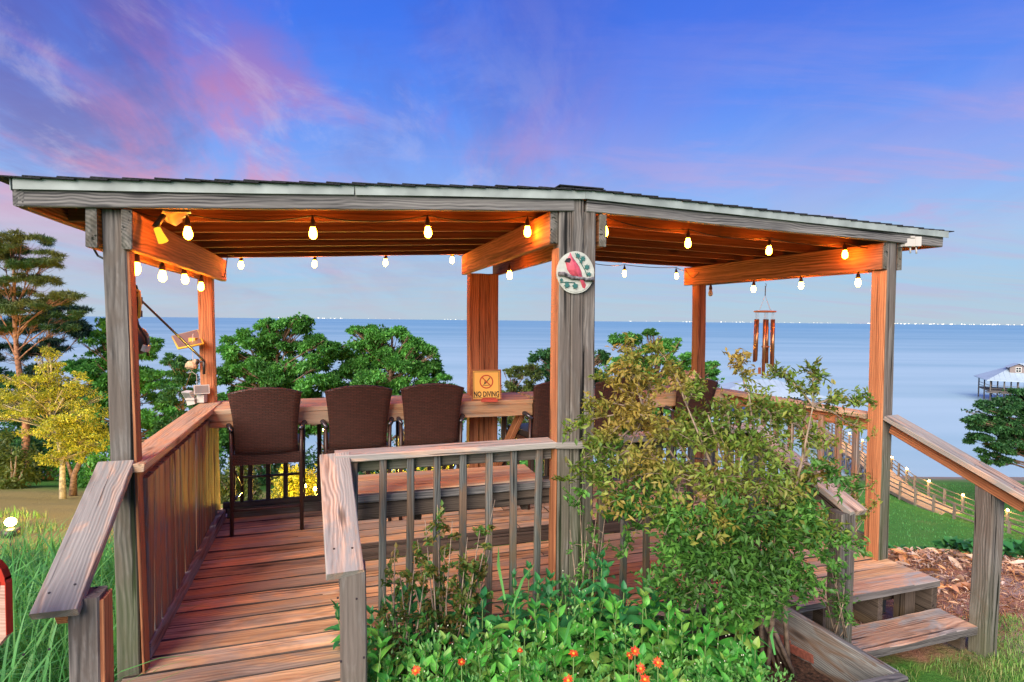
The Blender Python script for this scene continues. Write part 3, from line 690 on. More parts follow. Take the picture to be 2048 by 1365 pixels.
# sloped handrails
def handrail(label, a, b, newel_xy, nz0, extra=None, mats=('cap', 'inner', 'greypost'), capw=.14, nw=.095):
    r = thing('sloped_handrail', label, 'handrail', (newel_xy[0], newel_xy[1], 0), 'sloping handrails at the ends of the deck')
    a = Vector(a); b = Vector(b)
    board('top_cap', a, b, capw, .036, M[mats[0]], r, seg=9)
    d = (b-a).normalized()
    board('rail', a - UP*.065 + d*.02, b - UP*.065 - d*.06, .038, .085, M[mats[1]], r, seg=5)
    zt = a.z + (b.z-a.z)*((Vector((newel_xy[0]-a.x, newel_xy[1]-a.y)).length)/(Vector((b.x-a.x, b.y-a.y)).length))
    post('newel_post', Vector((newel_xy[0], newel_xy[1], nz0)), Vector((newel_xy[0], newel_xy[1], zt-.02)), nw, nw, M[mats[2]], r, v1)
    return r
e1 = P(108, 1230, 1.93)
h1 = handrail('left entry handrail with grey wavy-grained cap sloping down from the left front post', Vector((fl_b.x-.035, fl_b.y-.045, .95)), e1, (e1.x+.045, e1.y+.10), -.75)
h1s = board('newel_side', Vector((e1.x+.096, e1.y+.116, -.75)), Vector((e1.x+.096, e1.y+.116, e1.z+.015)), .014, .088, M['inner'], h1, up=v1)
e2 = P(690, 1150, 2.17)
h2 = handrail('middle entry handrail with knotty pinkish cap beside the flower bed', Vector((RA.x+.005, RA.y-.03, .925)), e2, (e2.x+.012, e2.y+.065), -.6, mats=('cap', 'greypost', 'greypost'), nw=.10)
e3 = P(1716, 1026, 3.06)
h3 = handrail('short handrail sloping out of the bush to a green stained newel post', Vector((RD.x+.0, RD.y-.03, .915)), e3, (e3.x-.075, e3.y+.02), -.7, mats=('cap', 'greypost', 'greypost'), capw=.13)
e4 = P(2075, 1004, 3.30)
h4 = handrail('right handrail with split pink cap sloping down to a newel in the grass', Vector((F3.x+.03, F3.y-.06, .925)), e4, (3.00, 3.57), -.75, mats=('cap', 'inner', 'greypost'), nw=.108)

# ------------------------------------------------------------------ bar along the back
def barcounter(label, a, b, u, v, w=.50, z=.93, n=4, ext=(0, 0)):
    r = thing('bar_counter', label, 'bar counter', (a+b)/2 + UP*.9, 'plank bar along the back of the deck')
    pw = w/n
    for k in range(n):
        o_ = -.41 + pw*(k+.5)
        board('bar_plank', a + v*o_ + UP*(z-.018) + u*(ext[0]+random.uniform(-.004, .004)), b + v*o_ + UP*(z-.018) + u*(ext[1]+random.uniform(-.004, .004)), pw-.005, .036, M['bar'], r, seg=8)
    board('apron', a - v*.39 + u*(ext[0]+.01) + UP*(z-.036-.05), b - v*.39 + u*(ext[1]-.01) + UP*(z-.036-.05), .036, .10, M['bar'], r, seg=8)
    return r
corner = B2 + u1*.36
bc1 = barcounter('left half of the long plank bar, with the warning sign on it', B1, corner, u1, v1, ext=(-.03, -.02))
bc2 = barcounter('right half of the long plank bar, half hidden by the bush', corner - u1*.02, B3, u2, v2, ext=(.03, -.02))
br = board('diagonal_brace', B2 + u1*.27 - v1*.30 + UP*.80, B2 + u1*.10 - v1*.0 + UP*.2, .09, .045, M['inner'], bc1, up=u1)
# ledge behind the left front railing
bench = thing('wooden_ledge', 'low plank ledge fixed behind the left front railing, grey front edge', 'bench', S(1.7, .2, .7))
for k in range(3):
    board('ledge_plank', S(1.03, .115+k*.118, .69), S(2.055, .115+k*.118, .69), .113, .032, M['bar'], bench, seg=6)
board('ledge_edge', S(1.03, .035, .683), S(2.125, .035, .683), .040, .040, M['grey'], bench, seg=6)
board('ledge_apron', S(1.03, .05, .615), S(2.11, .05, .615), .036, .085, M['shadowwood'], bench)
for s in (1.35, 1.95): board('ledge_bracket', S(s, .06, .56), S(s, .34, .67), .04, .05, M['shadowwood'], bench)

# nail heads on the caps
def nails(parent, a, b, w, z, n):
    d = (b-a).normalized(); sd = Vector((-d.y, d.x, 0)).normalized(); nn_ = sd.cross(d); nn_ = nn_ if nn_.z > 0 else -nn_
    for k in range(n):
        for sg in (-1, 1):
            p = a.lerp(b, (k+.5)/n) + sd*sg*w*(.22+.06*random.random()) + d*random.uniform(-.02, .02) + nn_*z
            m = MB(); m.lathe([(.0042, -.002), (.0042, .0012)], 7, (0, 0, 0), False); m.obj('nail', M['dark'], parent, frame(p, p+d) @ Matrix.Rotation(0, 4, 'X'))
nails(h1, Vector((fl_b.x-.035, fl_b.y-.045, .95)), e1, .14, .0185, 3)
nails(h2, Vector((RA.x+.005, RA.y-.03, .925)), e2, .14, .0185, 3)
nails(h4, Vector((F3.x+.03, F3.y-.06, .925)), e4, .14, .0185, 4)
# ------------------------------------------------------------------ bar stools
def make_stool():
    t = thing('bar_stool', 'x', 'bar stool', (0, 0, 0), 'wicker bar stools tucked under the bar')
    # wicker back: gently bowed, waisted panel with arched top
    m = MB(); nx_, nz_ = 9, 10; vs = []; fs = []
    for side in (0, 1):
        for j in range(nz_+1):
            k = j/nz_; hw = .207 + .030*k**1.6 - .006*math.sin(k*math.pi)
            for i in range(nx_+1):
                a = -1 + 2*i/nx_; top = 1.060 + .042*(1-a*a)
                zz = .615 + (top-.615)*k; yy = -.235 - .085*k**1.2 - .022*(1-a*a)*1.0 + (.030 if side else 0)
                vs.append((a*hw, yy, zz))
    A = (nx_+1)*(nz_+1)
    for j in range(nz_):
        for i in range(nx_):
            q0 = j*(nx_+1)+i; fs.append((q0, q0+1, q0+nx_+2, q0+nx_+1)); fs.append((A+q0, A+q0+nx_+1, A+q0+nx_+2, A+q0+1))
    for j in range(nz_):
        q0 = j*(nx_+1); fs.append((q0, q0+nx_+1, A+q0+nx_+1, A+q0)); q0 += nx_; fs.append((q0, A+q0, A+q0+nx_+1, q0+nx_+1))
    for i in range(nx_): fs.append((i, A+i, A+i+1, i+1))
    m.add(vs, fs, True); bk = m.obj('backrest', M['wicker'], t)
    rim = MB(); pts = []
    for i in range(13):
        a = -1+2*i/12; pts.append((a*.238, -.235-.085-.022*(1-a*a)+.015, 1.064+.042*(1-a*a)))
    rim.tube(pts, .0125, 6); rim.obj('top_rim', M['wicker'], bk)
    s = MB(); s.box((0, 0, .570), (.455, .47, .085)); s.obj('seat', M['wicker'], t)
    c = MB(); c.box((0, .01, .635), (.42, .42, .045)); cu = c.obj('cushion', M['dark'], t)
    for sx in (-1, 1):
        l = MB(); l.tube([(sx*.232, -.225, .0), (sx*.228, -.225, .55), (sx*.232, -.235, .80)], [.0135, .0145, .0135], 4); l.obj('leg', M['chairframe'], t)
        l = MB(); l.tube([(sx*.225, .225, .0), (sx*.225, .225, .79)], [.0135, .0145], 4); l.obj('leg', M['chairframe'], t)
        a = MB(); a.tube([(sx*.225, -.26, .79), (sx*.250, -.20, .825), (sx*.258, 0, .828), (sx*.250, .20, .815), (sx*.225, .245, .785)], [.012, .019, .021, .019, .012], 8); a.obj('armrest', M['armrest'], t)
        b = MB(); b.tube([(sx*.225, -.225, .26), (sx*.225, .225, .20)], .010, 6); b.obj('side_stretcher', M['armrest'], t)
        d = MB(); d.tube([(sx*.222, -.20, .50), (sx*.222, .16, .27)], .008, 5); d.obj('diagonal_stretcher', M['chairframe'], t)
    for yy, zz in ((-.225, .19), (.225, .32)):
        b = MB(); b.tube([(-.225, yy, zz), (.225, yy, zz)], .0105, 6); b.obj('footrest' if yy > 0 else 'back_stretcher', M['chairframe'], t)
    return t
stool = make_stool()
SLAB = ['nearest wicker bar stool at the far left, seen whole with all its legs', 'second wicker stool from the left, standing left of the third',
        'third wicker stool, just left of the warning sign', 'wicker stool half hidden behind the broad centre post, right of the sign',
        'dark wicker stool just right of the broad centre post', 'rightmost wicker stool, behind the bush and in front of the tan stone']
ed1 = B1 - v1*.41; edc = corner - v1*.41
spots = []
def edge_at(px, A, u):
    lo, hi = -1.0, 4.0
    k = (px-1024)/F
    for _ in range(50):
        mid = (lo+hi)/2; p = A+u*mid; 
        if p.x/p.y < k: lo = mid
        else: hi = mid
    return A+u*lo
for i, (px, A, u, v, rot) in enumerate(((533, ed1, u1, v1, 0), (714, ed1, u1, v1, 2), (864, ed1, u1, v1, -2), (1103, edc, u2, v2, 5), (1232, edc, u2, v2, -3), (1378, edc, u2, v2, 4))):
    p = edge_at(px, A, u) + v*(.20 if i != 5 else .19)
    az = math.atan2(u.y, u.x) + R(rot)
    mw = Matrix.Translation(p) @ Matrix.Rotation(az, 4, 'Z') @ Matrix.Diagonal((1.04, 1, .985 if i < 5 else .955, 1))
    if i == 0: o = stool; o.matrix_basis = mw
    else: o = copy_thing(stool, mw @ stool.matrix_basis.inverted())
    o['label'] = SLAB[i]

# ------------------------------------------------------------------ string lights
def make_bulb(lit=True):
    t = thing('light_bulb', 'x', 'light bulb', (0, 0, 0), 'string light bulbs under the pavilion roof')
    s = MB(); s.lathe([(.004, .098), (.006, .082), (.011, .074), (.0165, .052), (.0185, .034), (.015, .031)], 10); s.obj('socket', M['socket'], t)
    g = MB(); g.lathe([(.013, .032), (.017, .018), (.0225, .0), (.0235, -.012), (.019, -.026), (.010, -.0345), (.002, -.037)], 12); g.obj('glass', M['bulb'] if lit else M['unlit'], t)
    return t
b0 = make_bulb(); bu = make_bulb(False)
bulbs = []
fr = [(376, 466, 'just right of the tilted grey lampshade'), (626, 466, 'second in the front row of the left bay'), (856, 464, 'third in the front row of the left bay'), (1055, 463, 'in front of the lit centre beam face'),
      (1210, 463, 'just right of the top of the centre post'), (1376, 486, 'second in the front row of the right bay'), (1538, 501, 'third in the front row, above the wind chime'), (1690, 509, 'in front of the right end beam')]
for px, py, lab in fr:
    A, u = (O, u1) if px < 1147 else (CP, u2)
    Y = edge_at(px, A + (v1 if px < 1147 else v2)*.16, u).y
    bulbs.append((P(px, py, Y), 'lit bulb ' + lab))
for i, (px, py, lab) in enumerate([(272, 537, 'nearest the left front post'), (325, 552, 'second along the left beam, hanging lowest'), (370, 558, 'third along the left side beam'), (402, 573, 'beside the left back post')]):
    k = (.20, .62, 1.10, 1.62)[i]; c = O + v1*k; bulbs.append((P(px, py, c.y), 'lit bulb ' + lab))
for px, py, lab in [(482, 530, 'leftmost of the back row against the sky'), (629, 528, 'second of the back row against the sky'), (771, 525, 'third of the back row against the sky'), (904, 520, 'at the right end of the left back row')]:
    Y = edge_at(px, B1 + v1*.12, u1).y; bulbs.append((P(px, py, Y), 'lit bulb ' + lab))
bulbs.append((P(1019, 550, 4.35), 'lit bulb half hidden below the centre beam'))
for px, py, lab in [(1249, 547, 'first of the right back row'), (1353, 552, 'second of the right back row')]:
    Y = edge_at(px, B2 + v2*.12, u2).y; bulbs.append((P(px, py, Y), 'lit bulb ' + lab))
for px, py, k, lab in [(1507, 578, 1.25, 'left of the wind chime hook'), (1602, 571, .80, 'right of the wind chime'), (1716, 565, .25, 'left of the right front post')]:
    bulbs.append((P(px, py, (F3 + v2*k - u2*.09).y), 'lit bulb ' + lab))
for i, (p, lab) in enumerate(bulbs):
    b0.scale = (.86, .86, .9)
    if i == 0: o = b0; o.location = p
    else: o = copy_thing(b0); o.location = p
    o['label'] = lab; o.rotation_euler = (random.uniform(-.08, .08), random.uniform(-.08, .08), 0)
bu.location = P(1421, 586, B3.y-.30); bu['label'] = 'unlit clear bulb next to the right back post'; bu.name = 'light_bulb.unlit' if False else bu.name
BP = [b[0] + UP*.087 for b in bulbs]
def cable(pts, name='light_cable', label='', sag=.04, r=.0035):
    m = MB(); out = []
    for a, b in zip(pts, pts[1:]):
        a = Vector(a); b = Vector(b)
        for k in range(8):
            q_ = k/8; p = a.lerp(b, q_) - UP*sag*4*q_*(1-q_); out.append(p)
    out.append(Vector(pts[-1])); m.tube(out, r, 5); o = m.obj(name, M['cable']); return tag(o, label, 'cable')
def hook_up(p, z): return Vector((p.x, p.y, z))
cable([BP[0]-Vector((.25, .07, -.02))] + BP[0:4] + [BP[4]] + BP[5:8] + [F3 + UP*2.15 - v2*.08 + u2*.05], label='black string light cable running along the front fascia', sag=.03)
cable([BP[8] - v1*.18 + UP*.03] + BP[8:12] + [B1 + UP*1.95 + u1*.07, B1 + UP*1.92 + u1*.10 - v1*.02, P(455, 510, 4.5)] + BP[12:16] + [P(925, 512, 5.0)], label='black cable along the left beam and back beam', sag=.012)
cable([P(1190, 528, 5.3)] + BP[17:19] + [P(1372, 541, 5.8), P(1385, 556, 5.75), P(1398, 545, 5.7)], label='black cable along the right back beam', sag=.012)
cable([bu.location+UP*.09, BP[19], BP[20], BP[21], BP[21]+Vector((.12, -.1, .0))], label='black cable below the right end beam', sag=.006)
cable([P(186, 495, 2.60), P(196, 512, 2.62), P(212, 520, 2.62)], label='short black cable loop left of the left front post', sag=0, r=.005)

# ------------------------------------------------------------------ warning sign
def textmesh(name, s, size, depth, bold=0, sx=1.0):
    cu = bpy.data.curves.new(name, 'FONT'); cu.body = s; cu.size = size; cu.extrude = depth; cu.align_x = 'CENTER'; cu.align_y = 'CENTER'; cu.offset = bold; cu.resolution_u = 3
    o = bpy.data.objects.new(name, cu); COL.objects.link(o); bpy.context.view_layer.update()
    me = bpy.data.meshes.new_from_object(o); bpy.data.objects.remove(o); bpy.data.curves.remove(cu)
    me.transform(Matrix.Diagonal((sx, 1, 1, 1))); me.transform(Matrix.Rotation(R(90), 4, 'X')); me.materials.clear(); me.name = name; return me
sgp = P(973, 797, 4.78); sgp.z = .932
sgn = thing('warning_sign', 'square yellow NO DIVING sign in a wooden frame leaning on the centre back post', 'sign', sgp)
mw = Matrix.Translation(sgp) @ Matrix.Rotation(math.atan2(u1.y, u1.x)-R(8), 4, 'Z') @ Matrix.Rotation(R(-8), 4, 'X')
sw, sh = .250, .255
m = MB()
for c_, d_ in (((0, 0, .006), (sw, .02, .012)), ((0, 0, sh-.006), (sw, .02, .012)), ((-sw/2+.006, 0, sh/2), (.012, .02, sh-.024)), ((sw/2-.006, 0, sh/2), (.012, .02, sh-.024))): m.box(c_, d_)
m.box((0, .006, sh/2), (sw-.01, .006, sh-.01)); m.obj('sign_frame', M['inner'], sgn, mw)
m = MB(); m.box((0, -.002, sh/2), (sw-.024, .008, sh-.024)); m.obj('sign_panel', M['signyellow'], sgn, mw)
m = MB(); a = sw/2-.020; zc0, zc1 = .020, sh-.020
for c_, d_ in (((0, -.0065, zc0), (2*a, .001, .004)), ((0, -.0065, zc1), (2*a, .001, .004)), ((-a, -.0065, sh/2), (.004, .001, zc1-zc0)), ((a, -.0065, sh/2), (.004, .001, zc1-zc0))): m.box(c_, d_)
m.obj('sign_border', M['signblack'], sgn, mw)
m = MB(); n = 32; ro, ri = .058, .048; zc_ = sh*.60; vs = []
for k in range(n):
    an = 2*math.pi*k/n
    vs += [(ro*math.cos(an), -.0070, zc_+ro*math.sin(an)), (ri*math.cos(an), -.0070, zc_+ri*math.sin(an))]
m.add(vs, [(2*k, 2*k+1, (2*k+3) % (2*n), (2*k+2) % (2*n)) for k in range(n)])
m.box((0, -.0082, zc_), (.100, .001, .008), None) if False else None
rot = Matrix.Rotation(R(45), 4, 'Y'); m.box((0, -.0095, zc_), (.102, .0014, .009), rot)
m.obj('prohibition_ring', M['signred'], sgn, mw)
m = MB()
def limb(a, b, w):
    a = Vector((a[0], 0, a[1])); b = Vector((b[0], 0, b[1])); d = b-a; mm = Matrix.Rotation(-math.atan2(d.z, d.x), 4, 'Y'); c_ = (a+b)/2; m.box((c_.x, -.0080, zc_+c_.z), (d.length, .0012, w), mm)
limb((.030, .034), (.006, .004), .007); limb((.006, .004), (-.010, -.014), .010); limb((-.010, -.014), (-.024, -.024), .005); limb((-.006, .000), (-.018, .006), .005); limb((-.034, -.030), (.020, -.030), .004); limb((-.018, -.006), (-.012, -.014), .010)
m.obj('diver_figure', M['signblack'], sgn, mw)
tm = textmesh('sign_lettering', 'NO DIVING', .062, .0006, bold=.0016, sx=.66)
link('sign_lettering', tm, M['signblack'], sgn, mw @ Matrix.Translation((0, -.0075, .047)))
rbk = P(978, 800, 4.62)
o = MB().box((0, 0, .012), (.135, .05, .022)).box((0, .014, .026), (.11, .012, .008)).obj('wood_block', M['redblock'], None, Matrix.Translation((rbk.x, rbk.y+.07, .932)) @ Matrix.Rotation(R(5), 4, 'Z'))
tag(o, 'small red block holding the foot of the yellow sign', 'block')

# ------------------------------------------------------------------ bird plaque on the centre post
pc = P(1149, 546, CP.y-.070); plq = thing('bird_plaque', 'round cream plaque with a red bird on a branch on the broad centre post', 'plaque', pc)
mw = Matrix.Translation(pc) @ Matrix.Rotation(math.atan2(u1.y, u1.x)-R(6), 4, 'Z')
pr = .105
m = MB(); poly = []
for k in range(40):
    an = 2*math.pi*k/40; rr_ = pr*(1+.03*mnoise.noise(Vector((math.cos(an)*1.6, math.sin(an)*1.6, 4)))); poly.append((rr_*math.cos(an), rr_*1.10*math.sin(an)))
m.prism(poly, .016); inner_ = [(x_*.93, z_*.93) for x_, z_ in poly]
m.prism(inner_, .0185); disc = m.obj('disc', M['plaque'], plq, mw)
def px2(l): return [((x_-745)/300*2.0*pr*.5*2*.5, (748-z_)/330*2.1*pr) for x_, z_ in l]
def pl(l): return [((x_-1155)/150*pr, (750-z_)/150*pr) for x_, z_ in l]
bird = pl([(1070, 650), (1085, 642), (1098, 618), (1112, 596), (1122, 622), (1150, 655), (1185, 700), (1205, 745), (1215, 790), (1245, 850), (1235, 880), (1215, 870), (1190, 800), (1150, 790), (1110, 765), (1085, 730), (1075, 690), (1068, 668)])
m = MB()
# domed relief
c_ = Vector((sum(p[0] for p in bird)/len(bird), 0, sum(p[1] for p in bird)/len(bird)))
vs = [Vector((p[0], -.017, p[1])) for p in bird] + [Vector((c_.x+(p[0]-c_.x)*.72, -.030, c_.z+(p[1]-c_.z)*.72)) for p in bird] + [Vector((c_.x, -.035, c_.z))]
nb = len(bird); fs = [(i, (i+1) % nb, nb+(i+1) % nb, nb+i) for i in range(nb)] + [(nb+i, nb+(i+1) % nb, 2*nb) for i in range(nb)]
m.add(vs, fs, True); bo = m.obj('bird', M['birdred'], plq, mw)
m = MB(); m.prism(pl([(1064, 668), (1080, 645), (1104, 640), (1112, 655), (1098, 678), (1078, 672)]), .014, Matrix.Translation((0, -.019, 0))); m.obj('bird_mask', M['birdblack'], bo, mw)
m = MB(); q_ = pl([(1015, 765), (1060, 765), (1120, 790), (1200, 795), (1250, 805), (1300, 800)]); m.tube([Vector((a, -.026, b)) for a, b in q_], [.011, .012, .011, .010, .009, .012], 8); m.obj('branch', M['barkrelief'], plq, mw)
def ivyleaf(cx_, cz_, r_, rot_):
    pts = [(0, -1), (.5, -.55), (1.0, -.35), (.6, .0), (.75, .6), (.25, .45), (0, 1.1), (-.25, .45), (-.75, .6), (-.6, 0), (-1, -.35), (-.5, -.55)]
    ca, sa_ = math.cos(rot_), math.sin(rot_); return [(cx_+r_*(a*ca-b*sa_), cz_+r_*(a*sa_+b*ca)) for a, b in pts]
for lx, lz, lr, ro_ in ((1170, 620, 20, .3), (1210, 640, 22, -.5), (1245, 705, 22, -.9), (1262, 760, 18, -1.2), (1085, 850, 24, 2.6), (1152, 855, 24, 3.4), (1195, 665, 12, .2), (1040, 810, 14, 2.0)):
    a, b = pl([(lx, lz)])[0]; m = MB(); m.prism(ivyleaf(a, b, lr/150*pr, ro_), .008, Matrix.Translation((0, -.018, 0))); m.obj('painted_leaf', M['ivyteal'], plq, mw)
m = MB(); m.tube([Vector((a, -.020, b)) for a, b in pl([(1150, 600), (1200, 680), (1235, 740), (1250, 780)])], .0025, 5); m.tube([Vector((a, -.020, b)) for a, b in pl([(1030, 830), (1080, 825), (1150, 830)])], .0025, 5); m.obj('vine_stem', M['ivyteal'], plq, mw)

# ------------------------------------------------------------------ wind chime
hp = P(1531, 570, (F3 + v2*1.15 - u2*.10).y); YC = hp.y
ch = thing('wind_chime', 'bronze tube wind chime hanging from the right end beam', 'wind chime', hp)
m = MB(); m.tube([hp + UP*.012, hp + Vector((.008, 0, 0)), hp + Vector((.004, 0, -.018)), hp + Vector((-.006, 0, -.012))], .003, 6); m.tube([hp - UP*.016, hp - UP*.10], .0035, 6)
for k in range(5): m.blob(hp - UP*(.03+k*.015), (.005, .003, .009), 6, 4)
m.obj('hook', M['dark'], ch)
dc = P(1530, 624, YC); r_d = 21*YC/F
m = MB(); m.lathe([(r_d*.9, -.006), (r_d, -.003), (r_d, .006), (r_d*.9, .009)], 16, dc); m.obj('disc', M['chimewood'], ch)
m = MB()
for k in range(4):
    an = k*math.pi/2+.4; m.tube([hp - UP*.10, dc + Vector((math.cos(an)*r_d*.75, math.sin(an)*r_d*.75, 0))], .0012, 4)
m.obj('string', M['string'], ch)
for k, (an, py1) in enumerate(((3.4, 722), (2.5, 725), (4.3, 750), (5.5, 733), (.2, 738), (.9, 728))):
    px_ = r_d*.80; tp = Vector((dc.x + math.cos(an)*px_, dc.y + math.sin(an)*px_, P(1530, 639, YC).z)); zb = P(1530, py1, YC).z
    m = MB(); m.tube([tp, Vector((tp.x+.003*k-.008, tp.y, zb))], .0145, 10); tb_o = m.obj('tube', M['chime'], ch)
    m = MB(); m.tube([tp + Vector((.006, 0, 0)), Vector((tp.x+.004, tp.y, dc.z))], .001, 4); m.tube([tp - Vector((.006, 0, 0)), Vector((tp.x-.004, tp.y, dc.z))], .001, 4); m.obj('string', M['string'], tb_o)
cl = P(1531, 694, YC); m = MB(); m.lathe([(.028, -.009), (.034, -.003), (.034, .005), (.026, .010)], 14, cl); m.obj('clapper', M['chimewood'], ch)
sl = P(1519, 742, YC); m = MB(); m.tube([dc, cl, sl + UP*.03], .001, 4); m.obj('string', M['string'], ch)
m = MB(); m.box(sl, (.025, .006, .06)); m.obj('sail', M['chimewood'], ch)

# ------------------------------------------------------------------ tan stone on the bar behind the last stool
cs = P(1380, 768, 5.55); cs.z = .95
st_o = thing('coral_stone', 'lumpy tan coral stone on the bar above the rightmost stool', 'stone', cs)
m = MB(); m.blob(cs + Vector((.00, 0, .085)), (.105, .09, .095), 18, 12, .35, 1); m.blob(cs + Vector((-.14, .01, .075)), (.085, .07, .055), 14, 9, .4, 2); m.blob(cs + Vector((.14, -.01, .045)), (.065, .06, .06), 14, 9, .5, 3); m.blob(cs + Vector((0, 0, .02)), (.19, .09, .04), 16, 8, .3, 4)
me = m.mesh('stone'); st_b = link('stone_body', me, M['coral'], st_o)
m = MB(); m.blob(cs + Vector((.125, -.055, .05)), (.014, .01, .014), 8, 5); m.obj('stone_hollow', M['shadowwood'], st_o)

# ------------------------------------------------------------------ things fixed to the left posts
yb = fl_b.y + .10
cr_ = thing('cord_reel', 'yellow extension cord hung on the inner side of the left front post', 'extension cord', P(274, 600, yb))
m = MB()
for k in range(4):
    off = .012*k; m.tube([P(268+k*3, 578+k*2, yb+off), P(279-k, 583, yb+off), P(281-k, 612, yb+off), P(278, 636-k*3, yb+off), P(270, 640-k*3, yb+off), P(266+k, 610, yb+off), P(268+k*3, 578+k*2, yb+off)], .0055, 6)
m.obj('cord_loop', M['yellowplastic'], cr_)
m = MB(); m.box(P(278, 602, yb+.02), (.022, .02, .035)); m.box(P(279, 628, yb+.02), (.016, .02, .03)); m.obj('plug', M['dark'], cr_)
o = MB().tube([P(262, 575, yb), P(272, 572, yb), P(277, 590, yb+.03), P(272, 632, yb+.02), P(276, 650, yb), P(292, 676, yb+.02), P(296, 712, yb+.05)], .006, 6).obj('black_cable', M['cable']); tag(o, 'thick black cable curling down beside the left front post', 'cable')
bgp = thing('cable_box', 'black rounded box with white plug on the inside of the left front post', 'socket box', P(280, 685, yb+.05))
m = MB(); m.blob(P(277, 682, yb+.05), (.045, .05, .065), 12, 9); m.obj('box_body', M['dark'], bgp)
m = MB(); m.box(P(292, 697, yb+.03), (.022, .03, .03), Matrix.Rotation(R(20), 3, 'Y')); m.obj('plug', M['white'], bgp)
# plant hanger rod and knob on the left back post
rd = thing('metal_rod', 'thin black rod slanting from the left front post to the left back post', 'rod', P(408, 722, 4.40))
m = MB(); m.tube([P(281, 600, 2.9), P(408, 722, 4.40)], [.0055, .009], 6); m.obj('rod', M['dark'], rd)
m = MB(); m.tube([P(408, 722, 4.40), P(408, 748, 4.42)], .011, 6); m.tube([P(397, 724, 4.4), P(408, 724, 4.4)], .008, 6); m.blob(P(395, 724, 4.4), (.012, .02, .022), 8, 6); m.obj('bracket', M['dark'], rd)
# tilted brown panel
pn = thing('solar_panel', 'tilted brown solar panel on a yellow bracket by the left back post', 'solar panel', P(378, 682, 4.55))
c4 = [P(347, 676, 4.66), P(359, 699, 4.36), P(406, 690, 4.36), P(396, 664, 4.66)]
nrm = (c4[1]-c4[0]).cross(c4[3]-c4[0]).normalized()
if nrm.z < 0: nrm = -nrm
m = MB(); m.add([p for p in c4] + [p + nrm*.018 for p in c4], [(0, 1, 2, 3), (7, 6, 5, 4), (0, 4, 5, 1), (1, 5, 6, 2), (2, 6, 7, 3), (3, 7, 4, 0)]); m.obj('panel_face', M['panel'], pn)
m = MB(); cc = sum((Vector(p) for p in c4), Vector())/4
ring_ = [cc + (Vector(p)-cc)*1.04 + nrm*.009 for p in c4]; m.tube(ring_ + [ring_[0]], .0085, 6); m.obj('panel_rim', M['yellowplastic'], pn)
m = MB(); m.box(P(387, 680, 4.45), (.05, .05, .03)); m.tube([P(387, 680, 4.45), P(404, 680, 4.48)], .011, 6); m.box(P(404, 678, 4.49), (.02, .05, .085)); m.obj('bracket', M['yellowplastic'], pn)
# cord with a white fishing float
fc = thing('knotted_cord', 'pale cord with a knotted shell hanging below the brown panel', 'cord', P(386, 733, 4.4))
m = MB(); m.tube([P(386, 668, 4.4), P(385, 700, 4.4), P(386, 722, 4.4), P(383, 742, 4.4)], .0022, 5); m.tube([P(376, 747, 4.4), P(384, 744, 4.4), P(393, 750, 4.4), P(394, 770, 4.4), P(391, 776, 4.4)], .002, 5); m.obj('cord', M['string'], fc)
m = MB(); m.blob(P(383, 731, 4.4), (.045, .03, .032), 12, 8, .5, 8); m.blob(P(391, 723, 4.4), (.016, .016, .018), 8, 6); m.tube([P(374, 737, 4.4), P(392, 736, 4.4)], .008, 6); m.obj('shell', M['coral'], fc)
fl = thing('flood_light', 'white twin-head flood light on the bar end by the left back post', 'flood light', P(397, 800, 4.38))
def headm(c_, rx, rz, s=1.0):
    s *= .8
    mm = Matrix.Rotation(R(rz), 4, 'Z') @ Matrix.Rotation(R(rx), 4, 'X'); m = MB()
    h = MB(); b = [(-.055, 0, -.035), (.055, 0, -.035), (.055, 0, .035), (-.055, 0, .035)]; f_ = [(-.075, -.06, -.05), (.075, -.06, -.05), (.075, -.06, .05), (-.075, -.06, .05)]
    vs = [mm @ (Vector(v_)*s) + c_ for v_ in b+f_]; h.add(vs, [(0, 1, 2, 3), (0, 4, 5, 1), (1, 5, 6, 2), (2, 6, 7, 3), (3, 7, 4, 0), (7, 6, 5, 4)]); hd = h.obj('lamp_head', M['white'], fl)
    g_ = MB(); vs = [mm @ (Vector((x_*.86, -.0615, z_*.8))*s) + c_ for x_, _, z_ in f_]; g_.add(vs, [(3, 2, 1, 0)]); g_.obj('lamp_glass', M['greyplastic'], hd)
headm(P(382, 786, 4.42), 30, -25, .8); headm(P(402, 782, 4.42), -20, 35, .9)
m = MB(); m.box(P(404, 797, 4.42), (.055, .05, .06)); m.tube([P(392, 772, 4.42), P(388, 795, 4.42)], .010, 6); m.tube([P(404, 790, 4.44), P(402, 778, 4.44)], .012, 6); m.obj('base', M['white'], fl)
m = MB(); m.box(P(384, 803, 4.40), (.060, .045, .05), Matrix.Rotation(R(-12), 3, 'Y')); m.box(P(383, 798, 4.39), (.07, .05, .012)); m.obj('sensor', M['white'], fl)
m = MB(); m.tube([P(376, 800, 4.4), P(366, 808, 4.45), P(358, 814, 4.5)], .006, 5); m.obj('arm', M['dark'], fl)
